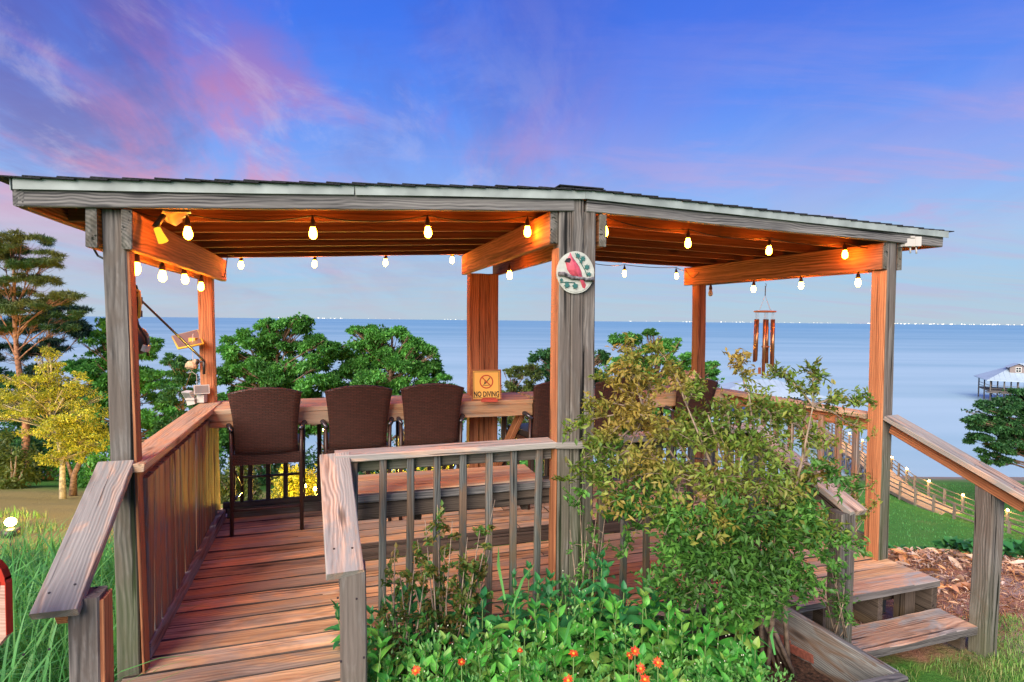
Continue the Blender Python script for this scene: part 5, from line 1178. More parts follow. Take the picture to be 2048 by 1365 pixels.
# ------------------------------------------------------------------ boathouses
def boathouse(label, c, w, d, eave, peak, dz, rotz, dormer=False, walls=False):
    """c = water-level centre; dz = floor height over water"""
    t = thing('boathouse', label, 'boathouse', c, 'boathouses on piles'); mw = Matrix.Translation(c) @ Matrix.Rotation(rotz, 4, 'Z')
    m = MB(); rl = max(.0, (w-d)*.5*.75); ov = .7; W2, D2 = w/2+ov, d/2+ov
    vs = [(-W2, -D2, eave), (W2, -D2, eave), (W2, D2, eave), (-W2, D2, eave), (-rl, 0, peak), (rl, 0, peak)]
    m.add(vs + [(a, b, z_-.12) for a, b, z_ in vs[:4]], [(0, 1, 5, 4), (1, 2, 5), (2, 3, 4, 5), (3, 0, 4), (0, 6, 7, 1), (1, 7, 8, 2), (2, 8, 9, 3), (3, 9, 6, 0), (6, 9, 8, 7)]); rf = m.obj('roof', M['roofmetal'], t, mw)
    sm = MB()
    for k in range(int(w/.8)):
        x_ = -W2 + .8*(k+.5)
        if abs(x_) < rl: yt = 0; zt = peak
        else: f_ = (W2-abs(x_))/(W2-rl); yt = -D2*(1-f_); zt = eave+(peak-eave)*f_
        sm.tube([(x_, -D2, eave+.02), (x_, yt, zt+.02)], .02, 4)
    sm.obj('roof_seams', M['roofmetal'], rf, mw)['kind'] = 'stuff'
    m = MB(); m.box((0, 0, dz), (w, d, .25)); m.box((0, -D2-.3, dz-.05), (w+1.5, 1.6, .15)); m.obj('floor', M['bhwood'], t, mw)
    nx_ = max(4, int(w/1.9))
    for k in range(nx_+1):
        for y_ in (-d/2, 0, d/2):
            x_ = -w/2 + w*k/nx_; m = MB(); m.tube([(x_, y_, -1.5), (x_, y_, eave)], .11, 6); m.obj('pile', M['bhwood'], t, mw)
    for z_ in (.55, 1.05):
        for y_ in (-d/2,):
            m = MB(); m.box((0, y_, dz+z_), (w, .08, .07)); m.obj('rail', M['bhwood'], t, mw)
        for x_ in (-w/2, w/2): m = MB(); m.box((x_, 0, dz+z_), (.08, d, .07)); m.obj('rail', M['bhwood'], t, mw)
    for k in range(nx_):
        x_ = -w/2 + w*(k+.5)/nx_; hw = w/nx_/2
        m = MB(); m.tube([(x_-hw, -d/2, dz-.2), (x_+hw, -d/2, .4)], .06, 4); m.tube([(x_+hw, -d/2, dz-.2), (x_-hw, -d/2, .4)], .06, 4); m.obj('cross_brace', M['bhwood'], t, mw)
    if walls:
        m = MB(); m.box((-.6, .5, (dz+eave)/2), (w*.42, d*.6, eave-dz-.1)); wl_ = m.obj('wall', M['bhwall'], t, mw)
        for x_, mt in ((-2.3, 'winlit'), (.4, 'glassdark')):
            fy = .5-d*.3-.03; fz = (dz+eave)/2+.1
            m = MB(); m.box((x_, fy, fz+.5), (1.1, .08, .09)).box((x_, fy, fz-.5), (1.1, .08, .09)).box((x_-.52, fy, fz), (.08, .08, .92)).box((x_+.52, fy, fz), (.08, .08, .92)).box((x_, fy, fz), (.05, .06, .92)); wf = m.obj('window', M['winframe'], t, mw)
            m = MB(); m.box((x_, fy+.02, fz), (.98, .02, .92)); m.obj('pane', M[mt], wf, mw)
        m = MB(); m.tube([(w*.36, -d/2, dz+1.6), (w*.42, -d/2, dz-.3)], .06, 5)
        for k in range(7): m.box((w*.30+k*.28, -d/2+.2, dz-.1-k*.22), (.3, .9, .05))
        m.obj('stair', M['bhwood'], t, mw)
    if dormer:
        DX = -2.6
        m = MB(); fy = -D2*.55; zb = eave+(peak-eave)*.40; dd_ = 2.6
        m.add([(DX-1.2, fy, zb), (DX+1.2, fy, zb), (DX+1.2, fy, zb+1.2), (DX, fy, zb+1.75), (DX-1.2, fy, zb+1.2), (DX-1.2, fy+dd_, zb), (DX+1.2, fy+dd_, zb), (DX+1.2, fy+dd_, zb+1.2), (DX, fy+dd_, zb+1.75), (DX-1.2, fy+dd_, zb+1.2)], [(0, 1, 2, 3, 4), (1, 6, 7, 2), (0, 4, 9, 5), (5, 9, 8, 7, 6)]); dm = m.obj('dormer', M['bhwall'], t, mw)
        m = MB(); m.add([(DX, fy-.4, zb+1.85), (DX, fy+dd_, zb+1.85), (DX+1.55, fy+dd_, zb+1.08), (DX+1.55, fy-.4, zb+1.08), (DX-1.55, fy-.4, zb+1.08), (DX-1.55, fy+dd_, zb+1.08)], [(0, 3, 2, 1), (0, 1, 5, 4)]); m.obj('dormer_roof', M['roofmetal'], dm, mw)
        m = MB(); m.box((DX, fy-.03, zb+.72), (.8, .05, .95)); m.obj('dormer_window', M['winframe'], dm, mw)
        for s_ in (-1, 1):
            for z_ in (-1, 1): m = MB(); m.box((DX+s_*.18, fy-.06, zb+.72+z_*.22), (.30, .02, .36)); m.obj('dormer_pane', M['glassdark'], dm, mw)
bc_ = PZ(1522, 828, WZ); boathouse('near boathouse with pale metal hip roof on piles, behind the wind chime and bush', Vector((bc_.x, bc_.y, WZ)), 13.6, 8.0, 3.4, 5.3, 1.9, R(-6), walls=True)
bc_ = PZ(2062, 804, WZ); boathouse('far boathouse with dormer on tall piles at the right edge above the oak', Vector((bc_.x, bc_.y, WZ)), 13.6, 8.5, 4.0, 7.0, 1.9, R(-28), dormer=True)

# ------------------------------------------------------------------ shore lights on the horizon
rng = np.random.default_rng(5); cl = MB()
for (p0, p1, n, big) in ((545, 690, 22, .9), (690, 905, 10, .5), (895, 925, 8, .7), (1255, 1330, 5, 1.0), (1365, 1385, 8, .9), (1440, 1600, 22, .7), (1600, 1745, 14, .5), (1735, 2048, 80, 1.0), (560, 1000, 10, .3)):
    for k in range(n):
        px = rng.uniform(p0, p1); D = 20000; s = rng.uniform(6, 22)*big
        p = P(px, 640, D); p.z = rng.uniform(-4, 24)*rng.uniform(.3, 1)+5; cl.box(p, (s*rng.uniform(.8, 2.2), 8, s*.75))
tag(cl.obj('distant_lights', M['citylight']), 'string of tiny pale city lights along the far shore on the horizon', 'lights', kind='stuff')

# ------------------------------------------------------------------ garden lights
gl = P(22, 1092, 6.6); gl.z = ground(gl.x, gl.y)+.28
t = thing('garden_light', 'bright yellow garden floodlight in the grass at the left edge', 'floodlight', gl)
m = MB(); m.blob(gl, (.06, .05, .05), 12, 8); m.obj('lamp_glass', M['flood'], t)
m = MB(); m.lathe([(.09, -.16), (.09, -.09), (.04, -.075)], 12, gl); m.tube([gl - UP*.12, gl - UP*.5], .015, 6); m.obj('stand', M['dark'], t)
li = bpy.data.objects.new('flood_beam', bpy.data.lights.new('flood_beam', 'SPOT')); COL.objects.link(li); li.location = gl + Vector((0, .12, .05)); li.data.energy = 3200; li.data.color = (1, .68, .14); li.data.spot_size = R(48); li.data.spot_blend = .8; li.data.shadow_soft_size = .07
li.rotation_euler = (P(110, 760, 14.2) - li.location).to_track_quat('-Z', 'Y').to_euler(); set_parent(li, t)
FL = [(610, 972, 10.2, 'left of the cluster'), (630, 978, 10.0, 'in the middle of the cluster'), (649, 975, 10.2, 'right of the cluster'), (634, 994, 9.7, 'below the middle of the cluster'), (649, 995, 9.7, 'lowest right of the cluster'), (648, 860, 11.2, 'high up beside the second stool')]
for i, (px, py, Y, lab) in enumerate(FL):
    p = P(px, py, Y); t = thing('fairy_light', 'tiny yellow fairy light on a stake, ' + lab, 'garden light', p, 'fairy lights in the golden shrubs')
    m = MB(); m.blob(p, (.028, .028, .034), 8, 6); m.obj('bulb', M['fairy'], t); g_ = ground(p.x, p.y)
    m = MB(); m.tube([p - UP*.03, Vector((p.x+.03, p.y, g_-.05))], .006, 5); m.obj('stake', M['dark'], t)
    if i in (1, 3, 5, 0):
        li = bpy.data.objects.new('fairy_glow', bpy.data.lights.new('fairy_glow', 'POINT')); COL.objects.link(li); li.location = p + Vector((0, -.15, .12)); li.data.energy = 120; li.data.color = (1, .58, .07); li.data.shadow_soft_size = .06; set_parent(li, t)
for px, Y in ((800, 10.6), (880, 11.2)):
    p = gat(px, Y); p.z += .3; t = thing('fairy_light', 'tiny yellow fairy light low among the golden shrubs, ' + ('left one behind the third stool' if px == 800 else 'right one behind the third stool'), 'garden light', p, 'fairy lights in the golden shrubs')
    m = MB(); m.blob(p, (.028, .028, .034), 8, 6); m.obj('bulb', M['fairy'], t)
    li = bpy.data.objects.new('fairy_glow', bpy.data.lights.new('fairy_glow', 'POINT')); COL.objects.link(li); li.location = p + Vector((0, -.15, .12)); li.data.energy = 120; li.data.color = (1, .58, .07); li.data.shadow_soft_size = .06; set_parent(li, t)
# ------------------------------------------------------------------ raised bed
bedz = -.22
pc0 = PZ(1548, 1200, 0.0); pc1 = PZ(1792, 1345, 0.0); pd = (pc1-pc0).normalized()
bedt = thing('raised_bed', 'raised flower bed walled with thick weathered grey planks', 'planter', pc1 - UP*.4)
board('side_plank', pc0 - UP*.14 - pd*.1, pc1 - UP*.14, .042, .28, M['planter'], bedt, seg=8, warp=.004)
fd = -u1
board('front_plank', pc1 - UP*.14 + u1*.02 - v1*.02, pc1 - UP*.14 + fd*3.3 - v1*.02, .042, .28, M['grey'], bedt, seg=10, warp=.004)
board('back_plank', S(1.05, -.17, -.25), S(3.75, -.17, -.25), .038, .18, M['shadowwood'], bedt)
soil = MB(); n_ = 26; 
cA = S(1.03, -.18, 0); cB = pc0 + v1*.1; cC = pc1; cD = pc1 + fd*3.2
vs = []
for j in range(n_+1):
    for i in range(n_+1):
        a = cA.lerp(cB, i/n_); b = cD.lerp(cC, i/n_); p = a.lerp(b, j/n_); vs.append((p.x, p.y, bedz + .035*mnoise.noise(Vector((p.x*5, p.y*5, 0))) + .02*mnoise.noise(Vector((p.x*17, p.y*17, 0)))))
soil.add(vs, [(j*(n_+1)+i, (j+1)*(n_+1)+i, (j+1)*(n_+1)+i+1, j*(n_+1)+i+1) for j in range(n_) for i in range(n_)], True)
soil.obj('soil', simple('dark_bed_soil', (.07, .035, .022), .95, scale=60, var=.5, bump=1.0), bedt)
# bricks by the plank
for k, (px, py, rz, lab) in enumerate(((1577, 1283, 28, 'red brick lying in the soil by the side plank'), (1612, 1305, 112, 'red brick leaning end-on beside the other brick'))):
    p = PZ(px, py, bedz+.03); m = Matrix.Translation(p) @ Matrix.Rotation(R(rz), 4, 'Z') @ Matrix.Rotation(R(8), 4, 'Y')
    me = board_mesh('brick', .155, .075, .05, ch=.004, seg=3, warp=.001); tag(link('brick', me, M['brick'], None, m), lab, 'brick', 'bricks in the flower bed')

# ------------------------------------------------------------------ leafy bed plants, each leaf its own blade
def leaf_blade(name, ln, w, mat, curve=.25, serr=0.0, nseg=5):
    vs = []; 
    prof = [(0, .06), (.14, .55), (.34, 1.0), (.56, .92), (.78, .55), (1.0, .02)]
    for k, ww in prof:
        zz = -curve*ln*k*k + .05*ln*math.sin(k*3.1)
        for s in (-1, -.5, 0, .5, 1): vs.append((k*ln, s*w*.5*ww, zz + abs(s)*w*.16*ww + (.01*ln if abs(s) == .5 else 0)))
    fs = [(i*5+j, (i+1)*5+j, (i+1)*5+j+1, i*5+j+1) for i in range(5) for j in range(4)]
    me = bpy.data.meshes.new(name); me.from_pydata(vs, [], fs); me.polygons.foreach_set('use_smooth', [True]*len(fs)); me.materials.append(mat); me.update(); return me
LV = {}
for nm, mt in (('mint', 'mintleaf'), ('deep', 'mintdeep')):
    LV[nm] = [leaf_blade('leaf', l_, w_, M[mt], c_) for l_, w_, c_ in ((.085, .040, .25), (.095, .042, .4), (.07, .034, .15), (.05, .026, -.1), (.034, .016, -.35))]
def basis(d, upv=UP):
    x_ = d.normalized(); y_ = upv.cross(x_)
    if y_.length < 1e-3: y_ = Vector((0, 1, 0))
    y_.normalize(); z_ = x_.cross(y_); return Matrix(((x_.x, y_.x, z_.x, 0), (x_.y, y_.y, z_.y, 0), (x_.z, y_.z, z_.z, 0), (0, 0, 0, 1)))
rp = random.Random(21)
def leafy(base, height, kind, label, nst=3, sc=1.0, spread=.1):
    t = thing('leafy_plant', label, 'plant', base, 'leafy green plants of the flower bed'); cnt = 0
    for s_ in range(nst):
        az = rp.uniform(0, 6.28); h = height*rp.uniform(.75, 1.05); b = base + Vector((math.cos(az), math.sin(az), 0))*spread*.35*rp.random()
        tpnt = b + Vector((math.cos(az)*spread*rp.random(), math.sin(az)*spread*rp.random(), h)); m = MB()
        mid = b.lerp(tpnt, .5) + Vector((math.cos(az), math.sin(az), 0))*.015
        m.tube([b - UP*.02, mid, tpnt], [.0045, .0038, .0022], 5); m.obj('stem', M['stemgreen'], t)
        nn_ = max(3, int(h*.72/.046)); a0 = rp.uniform(0, 3)
        for k in range(nn_):
            kk = (k+.6)/(nn_); kk = .28 + .72*kk; p = (b.lerp(mid, kk*2) if kk < .5 else mid.lerp(tpnt, kk*2-1)); top_ = k >= nn_-2
            for side in range(2 if k < nn_-1 else 4):
                an = a0 + k*math.pi/2 + side*(math.pi if k < nn_-1 else math.pi/2) + rp.uniform(-.25, .25)
                el = rp.uniform(-.05, .35) if not top_ else rp.uniform(.45, .95)
                d = Vector((math.cos(an)*math.cos(el), math.sin(an)*math.cos(el), math.sin(el)))
                me = LV[kind][rp.choice((0, 1, 1, 2)) if not top_ else (rp.choice((3, 4)) if k == nn_-1 else rp.choice((2, 3)))]
                q_ = sc*rp.uniform(.85, 1.25)
                o = bpy.data.objects.new('leaf', me); COL.objects.link(o); o.matrix_basis = Matrix.Translation(p) @ basis(d) @ Matrix.Rotation(rp.uniform(-.35, .35), 4, 'X') @ Matrix.Diagonal((q_, q_, q_, 1)); set_parent(o, t); cnt += 1
    return t
def PB(px, Y): p = P(px, 900, Y); return Vector((p.x, p.y, bedz))
LP = []
# rows from the railing (far) to the front of the bed; px, depth, height
HS = 1.42
rowdef = [(2.72, [(735, .36), (790, .36), (850, .38), (915, .40), (960, .36), (1000, .36), (1050, .42), (1150, .50), (1245, .42)], 'deep'), (2.78, [(1100, .44), (1190, .52), (1300, .36), (1340, .34)], 'deep'),
          (2.50, [(745, .36), (815, .34), (890, .30), (960, .36), (1040, .40), (1120, .42), (1200, .42), (1280, .42), (1350, .38), (1410, .32)], 'mint'),
          (2.64, [(1335, .38), (1385, .36), (1440, .34), (1480, .3), (1520, .26)], 'mint'),
          (2.42, [(1460, .27), (1505, .24)], 'mint'),
          (2.28, [(735, .36), (800, .34), (875, .34), (950, .34), (1020, .36), (1100, .36), (1180, .36), (1260, .38), (1335, .36), (1400, .32), (1455, .26)], 'mint'),
          (2.06, [(740, .36), (820, .36), (905, .35), (985, .36), (1075, .36), (1160, .36), (1245, .37), (1330, .35), (1410, .30)], 'mint')]
WORDS = {2.42: 'at the right end of the bed by the bricks',2.64: 'under the edge of the bush', 2.72: 'at the foot of the front railing', 2.78: 'close to the broad centre post', 2.50: 'in the back of the bed', 2.28: 'in the middle of the bed', 2.06: 'in the front of the bed'}
ORD = ['leftmost', 'second from left', 'third from left', 'fourth from left', 'fifth from left', 'sixth from left', 'seventh from left', 'eighth from left', 'ninth from left', 'tenth from left', 'eleventh from left']
for Y, lst, kind in rowdef:
    for i, (px, h) in enumerate(lst):
        leafy(PB(px+rp.uniform(-10, 10), Y+rp.uniform(-.05, .05)), h*HS*rp.uniform(.92, 1.06), kind, 'broad-leaved green plant %s, %s' % (WORDS[Y], ORD[i]), nst=5 if Y < 2.6 else 4, sc=1.08 if Y > 2.2 else 1.0, spread=.13)
# low mounds with tiny leaves and pale buds
cov = []; 
rng = np.random.default_rng(31)
mounds = [(780, 1250, 2.35, .15), (870, 1265, 2.3, .16), (960, 1255, 2.35, .17), (1060, 1270, 2.25, .17), (1150, 1215, 2.5, .16), (1130, 1160, 2.75, .16), (1180, 1190, 2.62, .17), (850, 1330, 2.1, .16), (960, 1330, 2.1, .16), (1080, 1330, 2.1, .16), (1200, 1340, 2.1, .16), (1420, 1310, 2.2, .14), (1500, 1330, 2.35, .14), (1560, 1345, 2.4, .13), (1470, 1290, 2.45, .13), (1350, 1270, 2.3, .15), (1250, 1250, 2.4, .15)]
for i, (px, py, Y, r_) in enumerate(mounds):
    p = P(px, py, Y); b = Vector((p.x, p.y, bedz)); hh = max(.1, p.z-bedz+.03)
    t = thing('cover_plant', 'mound of tiny leaves and pale buds, ' + ['just below the newel post', 'left of the leftmost red flower', 'behind the leftmost red flower', 'at the centre of the bed', 'in front of the centre post', 'hugging the centre post foot', 'right of the centre post foot', 'in the front left corner', 'left of the middle flowers', 'under the middle flowers', 'left of the brightest flower', 'well left of the bricks', 'in front of the bricks', 'against the side plank', 'under the bush edge', 'among the right flowers', 'behind the brightest flower'][i], 'plant', b, 'low mound plants of the flower bed')
    n = 650; e = rng.normal(size=(n, 3)); e /= np.linalg.norm(e, axis=1)[:, None]; e[:, 2] = np.abs(e[:, 2]); e *= rng.uniform(.55, 1, (n, 1))
    link('foliage', leaf_mesh('foliage', np.array(b) + e*np.array([r_, r_, hh]), .024, .012, M['smalleaf'], dirs=e, rng=rng), None, t)['kind'] = 'stuff'
    m = MB()
    for k in range(11):
        d = rng.normal(size=3); d /= np.linalg.norm(d); d[2] = abs(d[2])*.7+.3; m.blob(b + Vector((d[0]*r_, d[1]*r_, d[2]*hh*1.02)), (.0027, .0027, .0027), 5, 4)
    m.obj('buds', M['bud'], t)['kind'] = 'stuff'
# red and orange flowers
PET = leaf_blade('petal', .021, .0085, M['petal'], .15)
def flower(px, py, Y, label, sc=1.0):
    sc *= .88
    c = P(px, py, Y); t = thing('red_flower', label, 'flower', Vector((c.x, c.y, bedz)), 'red flowers of the bed')
    m = MB(); m.tube([Vector((c.x+.01, c.y+.01, bedz)), c - UP*.004], .0022, 5); m.obj('stem', M['stemgreen'], t)
    ax = (Vector((0, -.6, .8)) + Vector((rp.uniform(-.4, .4), rp.uniform(-.2, .2), 0))).normalized(); a = ax.orthogonal().normalized(); b = ax.cross(a)
    for k in range(13):
        an = 2*math.pi*k/13*1.0 + rp.uniform(-.12, .12); d = (a*math.cos(an) + b*math.sin(an) + ax*rp.uniform(.1, .5)); q_ = sc*rp.uniform(.85, 1.2)
        o = bpy.data.objects.new('petal', PET); COL.objects.link(o); o.matrix_basis = Matrix.Translation(c) @ basis(d, ax) @ Matrix.Diagonal((q_, q_, q_, 1)); set_parent(o, t)
    m = MB(); m.blob(c + ax*.003, (.007*sc, .007*sc, .006*sc), 8, 6); m.obj('centre', M['petalyellow'], t)
for a in ((1270, 1303, 2.0, 'brightest red flower with yellow centre, right of the bed centre'), (1282, 1338, 1.95, 'orange red flower just below the brightest one'), (1316, 1326, 2.0, 'orange flower right of the brightest one'), (1147, 1308, 1.98, 'red flower near the bed centre', .9),
          (1258, 1312, 2.03, 'small red flower touching the brightest one on its left', .8), (923, 1325, 2.0, 'dark red flower among leaves left of the bed centre', .8), (832, 1342, 1.95, 'orange red flower at the lower left of the bed'), (1137, 1362, 1.9, 'red flower at the bottom edge, centre'), (1290, 1360, 1.9, 'orange flower at the bottom edge below the red pair'), (1040, 1302, 2.05, 'dark red bud near the bed centre', .6)):
    flower(*a)
# a few long blades standing in the bed
for i, (x0, y0, x1, y1, Y) in enumerate(((1010, 1200, 997, 1095, 2.5), (1025, 1215, 1068, 1130, 2.5), (1128, 1290, 1158, 1225, 2.2), (1550, 1310, 1547, 1255, 2.4))):
    a = P(x0, y0, Y); b = P(x1, y1, Y); m = MB(); w = .007; mid = a.lerp(b, .6) + Vector((-.012, 0, .01))
    m.add([a - _R0*w*.6, a + _R0*w*.6, mid + _R0*w + Vector((0, .004, 0)), mid - _R0*w, b + _R0*.001, b - _R0*.001], [(0, 1, 2, 3), (3, 2, 4, 5)]); o = m.obj('grass_blade', M['grass'])
    tag(o, ['pale upright blade standing before the balusters', 'arching blade just right of the upright one', 'arching blade near the bed centre', 'thin upright blade by the bricks'][i], 'grass blade', 'long blades in the flower bed')

# ------------------------------------------------------------------ twiggy shrub in front of the balusters
def twiggy(label, base, tips, n, leaf, lm, seed, bm='twig', r0=.006, grp='twiggy shrubs of the bed'):
    rng = np.random.default_rng(seed); rd_ = random.Random(seed); t = thing('twiggy_shrub', label, 'shrub', base, grp); m = MB(); pos = []; dr = []
    for tp in tips:
        b = base + Vector((rd_.uniform(-.05, .05), rd_.uniform(-.04, .04), 0)); mid = b.lerp(tp, .55) + Vector((rd_.uniform(-.02, .02), rd_.uniform(-.02, .02), .01)); m.tube([b, mid, tp], [r0, r0*.7, r0*.25], 5)
        for k in range(7):
            q_ = rd_.uniform(.3, .97); p = b.lerp(mid, q_*2) if q_ < .5 else mid.lerp(tp, q_*2-1); d = Vector((rd_.uniform(-1, 1), rd_.uniform(-1, 1), rd_.uniform(.1, 1))).normalized(); e = p + d*rd_.uniform(.04, .11)*(1.15-q_*.5); m.tube([p, e], [r0*.35, r0*.12], 4, cap=False)
            for j in range(n):
                f_ = rd_.uniform(.1, 1.1); pos.append(p.lerp(e, f_) + Vector((rd_.uniform(-1, 1), rd_.uniform(-1, 1), rd_.uniform(-1, 1)))*.014); dr.append(d + Vector((rd_.uniform(-1, 1), rd_.uniform(-1, 1), rd_.uniform(-.5, 1))))
    m.obj('branches', M[bm], t)
    link('foliage', leaf_mesh('foliage', np.array([tuple(p) for p in pos]), leaf, leaf*.55, M[lm], up=1.2, dirs=np.array([tuple(d) for d in dr]), rng=rng), None, t)['kind'] = 'stuff'
    return t
twiggy('twiggy shrub with small leaves and pale twigs before the second and third balusters', PB(905, 2.68), [P(x_, y_, 2.68+rp.uniform(-.08, .08)) for x_, y_ in ((850, 1040), (875, 1010), (905, 1040), (935, 1075), (835, 1080), (960, 1060), (890, 1090), (990, 1000), (950, 1130), (920, 1100), (865, 1120), (820, 1140), (980, 1100))], 20, .034, 'twigleaf', 51)
twiggy('sparse twiggy shrub with bare pale stems near the newel post', PB(800, 2.5), [P(x_, y_, 2.55) for x_, y_ in ((775, 1130), (800, 1150), (830, 1120), (765, 1175), (790, 1095), (850, 1150))], 14, .032, 'twigleaf', 52)
twiggy('small dark twiggy shrub climbing beside the centre post', PB(1180, 2.95), [P(x_, y_, 2.98) for x_, y_ in ((1160, 1010), (1195, 1015), (1210, 1035), (1175, 1050), (1140, 1060), (1200, 1080))], 10, .028, 'bushdark', 53)
twiggy('thin vine with small leaves on the green newel post', P(1672, 1270, 2.98), [P(x_, y_, 2.98) for x_, y_ in ((1660, 1130), (1690, 1160), (1650, 1180), (1680, 1210), (1700, 1240), (1665, 1090))], 9, .026, 'bushdark', 54, r0=.004)
twiggy('light sprays of small leaves behind the newel near the right railing', P(1700, 1090, 3.6), [P(x_, y_, 3.6+rp.uniform(-.1, .1)) for x_, y_ in ((1740, 960), (1720, 930), (1700, 960), (1760, 990), (1690, 1000), (1745, 1020))], 7, .030, 'bushleaf', 55, r0=.004)

# ------------------------------------------------------------------ the big bush
def bigbush():
    rng = np.random.default_rng(77); rd_ = random.Random(77)
    base = P(1560, 1235, 2.95); base = Vector((base.x, base.y, bedz)); t = thing('big_bush', 'large loose bush of olive and green leaves swallowing the right front railing', 'bush', base)
    cl_ = [(1300, 770, 3.0, 60, 38), (1260, 740, 2.9, 40, 26), (1360, 850, 3.0, 60, 34), (1455, 830, 2.9, 55, 34), (1250, 840, 2.9, 50, 26), (1330, 860, 2.8, 75, 45), (1430, 870, 2.9, 80, 50), (1530, 830, 2.9, 70, 50), (1510, 900, 2.8, 80, 50), (1610, 870, 2.9, 60, 50), (1250, 920, 2.8, 70, 36), (1180, 950, 2.75, 45, 20), (1200, 880, 2.75, 35, 14),
           (1330, 950, 2.75, 80, 50), (1430, 960, 2.75, 80, 60), (1540, 970, 2.75, 80, 55), (1630, 950, 2.9, 50, 50), (1250, 1000, 2.75, 60, 36), (1350, 1030, 2.7, 70, 50), (1450, 1050, 2.7, 80, 60), (1550, 1060, 2.75, 70, 50), (1600, 1020, 2.8, 60, 45), (1420, 1120, 2.7, 70, 50), (1500, 1140, 2.7, 70, 50), (1360, 1100, 2.7, 45, 45), (1560, 1130, 2.8, 50, 40), (1480, 1200, 2.7, 50, 34), (1640, 1060, 2.85, 40, 30), (1700, 850, 2.95, 34, 34), (1590, 820, 3.0, 26, 20), (1510, 812, 3.0, 34, 18), (1660, 810, 3.0, 24, 20),
           (1400, 1185, 2.62, 60, 34), (1460, 1220, 2.6, 60, 30), (1530, 1200, 2.6, 50, 30), (1330, 1150, 2.62, 55, 34), (1290, 1080, 2.7, 50, 30), (1600, 1170, 2.7, 30, 30), (1180, 1010, 2.8, 40, 26), (1385, 815, 3.0, 42, 26), (1250, 960, 2.8, 60, 30), (1300, 1010, 2.75, 60, 40), (1230, 1060, 2.8, 40, 30), (1690, 930, 2.9, 24, 30), (1650, 880, 2.9, 30, 30), (1160, 930, 2.75, 40, 20),
           (1640, 860, 3.0, 20, 26), (1460, 860, 3.0, 14, 30), (1740, 800, 3.0, 20, 24), (1215, 800, 2.9, 30, 20), (1290, 700, 3.0, 30, 20), (1140, 900, 2.75, 20, 10),
           (1820, 1050, 2.65, 26, 14), (1780, 1010, 2.7, 36, 14), (1720, 990, 2.75, 36, 16), (1790, 1075, 2.7, 30, 10)]
    wt = [.7, .7, .9, .8, .6, .9, 1, .8, 1, .7, .8, .5, .4, 1, 1, 1, .7, .6, .9, 1, 1, .8, 1.1, 1.2, .8, .8, .9, .6, .22, .25, .4, .15, .3, .25, .3, .15]
    m = MB(); pos = [[], []]; dr = [[], []]
    stems = []
    for k in range(9):
        tx = 1290 + k*42; tp = P(tx, 830 + 20*math.sin(k*2.1), 2.85); b = base + Vector((rd_.uniform(-.14, .10), rd_.uniform(-.08, .08), 0)); mid = b.lerp(tp, .45) + Vector((rd_.uniform(-.05, .05), 0, .08)); mid2 = b.lerp(tp, .75) + Vector((0, 0, .06)); m.tube([b, mid, mid2, tp], [.014, .010, .007, .003], 6); stems += [mid, mid2, tp, b.lerp(mid, .7)]
    for (px, py, Y, rx, ry), w in zip(cl_, wt):
        c = P(px, py, Y); k_ = Y/F; r_ = Vector((rx*k_, rx*k_*.85, ry*k_)); s0 = min(stems, key=lambda q_: (q_-c).length); m.tube([s0, s0.lerp(c, .5) + UP*.02, c], [.006, .0045, .002], 5, cap=False)
        for s_ in range(int((12 if py < 990 else 25)*w*(rx/60))+2):
            d = Vector(tuple(ell(rng, 1, .3)[0])); tp = c + Vector((d.x*r_.x, d.y*r_.y, d.z*r_.z))*rd_.choice((1, 1, 1.35)); tw_dir = (tp-c+Vector((0, 0, .01))).normalized() + Vector((rd_.uniform(-.4, .4), 0, rd_.uniform(-.2, .5)))
            m.tube([c.lerp(s0, rd_.random()*.3), c.lerp(tp, .5)+UP*.01, tp], [.0025, .002, .0008], 4, cap=False)
            n = rd_.randint(26, 40)
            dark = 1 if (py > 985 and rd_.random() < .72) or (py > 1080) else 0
            for j in range(n):
                f_ = rd_.uniform(.25, 1.12); p = c.lerp(tp, f_) + Vector((rd_.gauss(0, 1), rd_.gauss(0, 1), rd_.gauss(0, 1)))*.026
                pos[dark].append(tuple(p)); dr[dark].append(tuple(tw_dir*.6 + Vector((rd_.uniform(-1, 1), rd_.uniform(-1, 1), rd_.uniform(-1, 1)))))
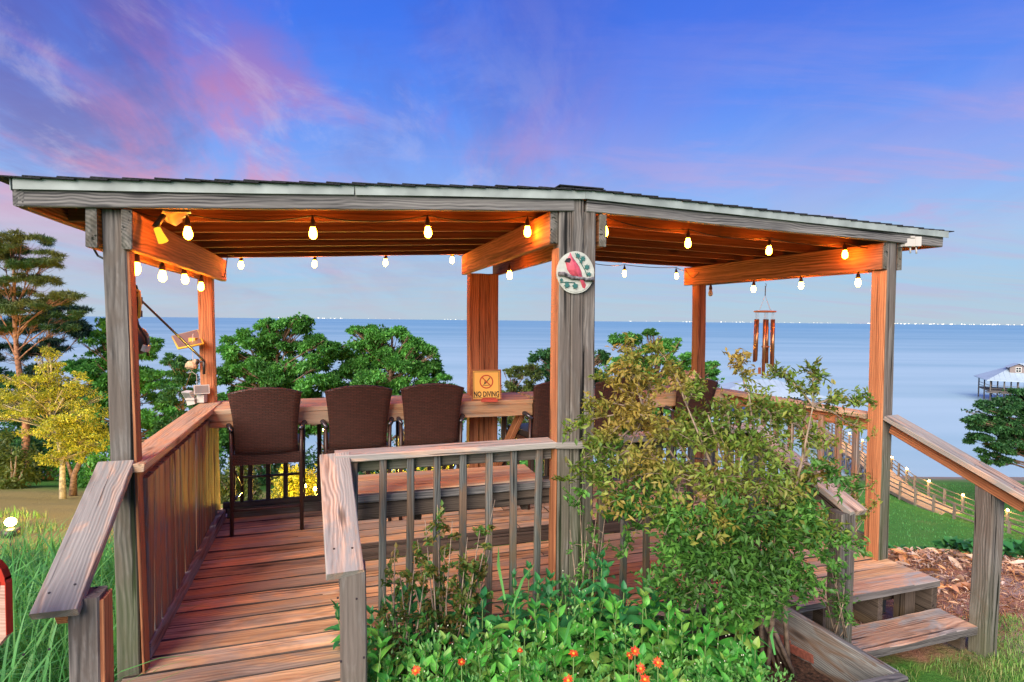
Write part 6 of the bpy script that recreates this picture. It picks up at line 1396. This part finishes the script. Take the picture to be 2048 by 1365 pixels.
    for (px, py, Y, dk) in ((1135, 862, 2.8, 0), (1172, 815, 2.85, 0), (1200, 762, 2.9, 0), (1250, 690, 3.0, 0), (1312, 700, 3.0, 0), (1350, 740, 3.1, 0), (1468, 715, 3.05, 0), (1545, 745, 3.05, 0), (1625, 742, 3.0, 0), (1752, 812, 2.95, 0),
                         (1128, 960, 2.75, 0), (1150, 1015, 2.75, 1), (1705, 985, 2.8, 1), (1715, 1095, 2.75, 1), (1665, 1130, 2.7, 1), (1245, 1110, 2.7, 1), (1218, 1035, 2.75, 1), (1610, 1200, 2.6, 1), (1640, 1180, 2.7, 1), (1190, 905, 2.7, 0), (1280, 830, 2.75, 0), (1400, 775, 2.95, 0)):
        tp = P(px, py, Y); s0 = min(stems, key=lambda q_: (q_-tp).length); mid = s0.lerp(tp, .55) + UP*.07; pts_ = [s0]
        for k in range(1, 9):
            q_ = k/8; pts_.append(s0*(1-q_)**2 + mid*2*q_*(1-q_) + tp*q_*q_ + Vector((rd_.gauss(0, .004), rd_.gauss(0, .004), rd_.gauss(0, .004))))
        m.tube(pts_, [.0055-.0006*k for k in range(9)], 5, cap=False)
        for k in range(2, 9):
            for _ in range(4):
                d = Vector((rd_.uniform(-1, 1), rd_.uniform(-1, 1), rd_.uniform(-.4, .9))).normalized(); e = pts_[k] + d*rd_.uniform(.03, .10); m.tube([pts_[k], e], [.0015, .0006], 3, cap=False)
                for j in range(8):
                    f_ = rd_.uniform(.1, 1.1); p = pts_[k].lerp(e, f_) + Vector((rd_.gauss(0, 1), rd_.gauss(0, 1), rd_.gauss(0, 1)))*.008; pos[dk].append(tuple(p)); dr[dk].append(tuple(d + Vector((rd_.uniform(-1, 1), rd_.uniform(-1, 1), rd_.uniform(-1, 1)))*.7))
    m.obj('branches', M['twig'], t)
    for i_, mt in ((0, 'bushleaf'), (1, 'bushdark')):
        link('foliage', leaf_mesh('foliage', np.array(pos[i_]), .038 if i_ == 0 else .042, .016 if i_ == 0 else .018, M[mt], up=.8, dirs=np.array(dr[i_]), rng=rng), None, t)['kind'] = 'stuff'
    return len(pos[0]), len(pos[1])
print('bush', bigbush())
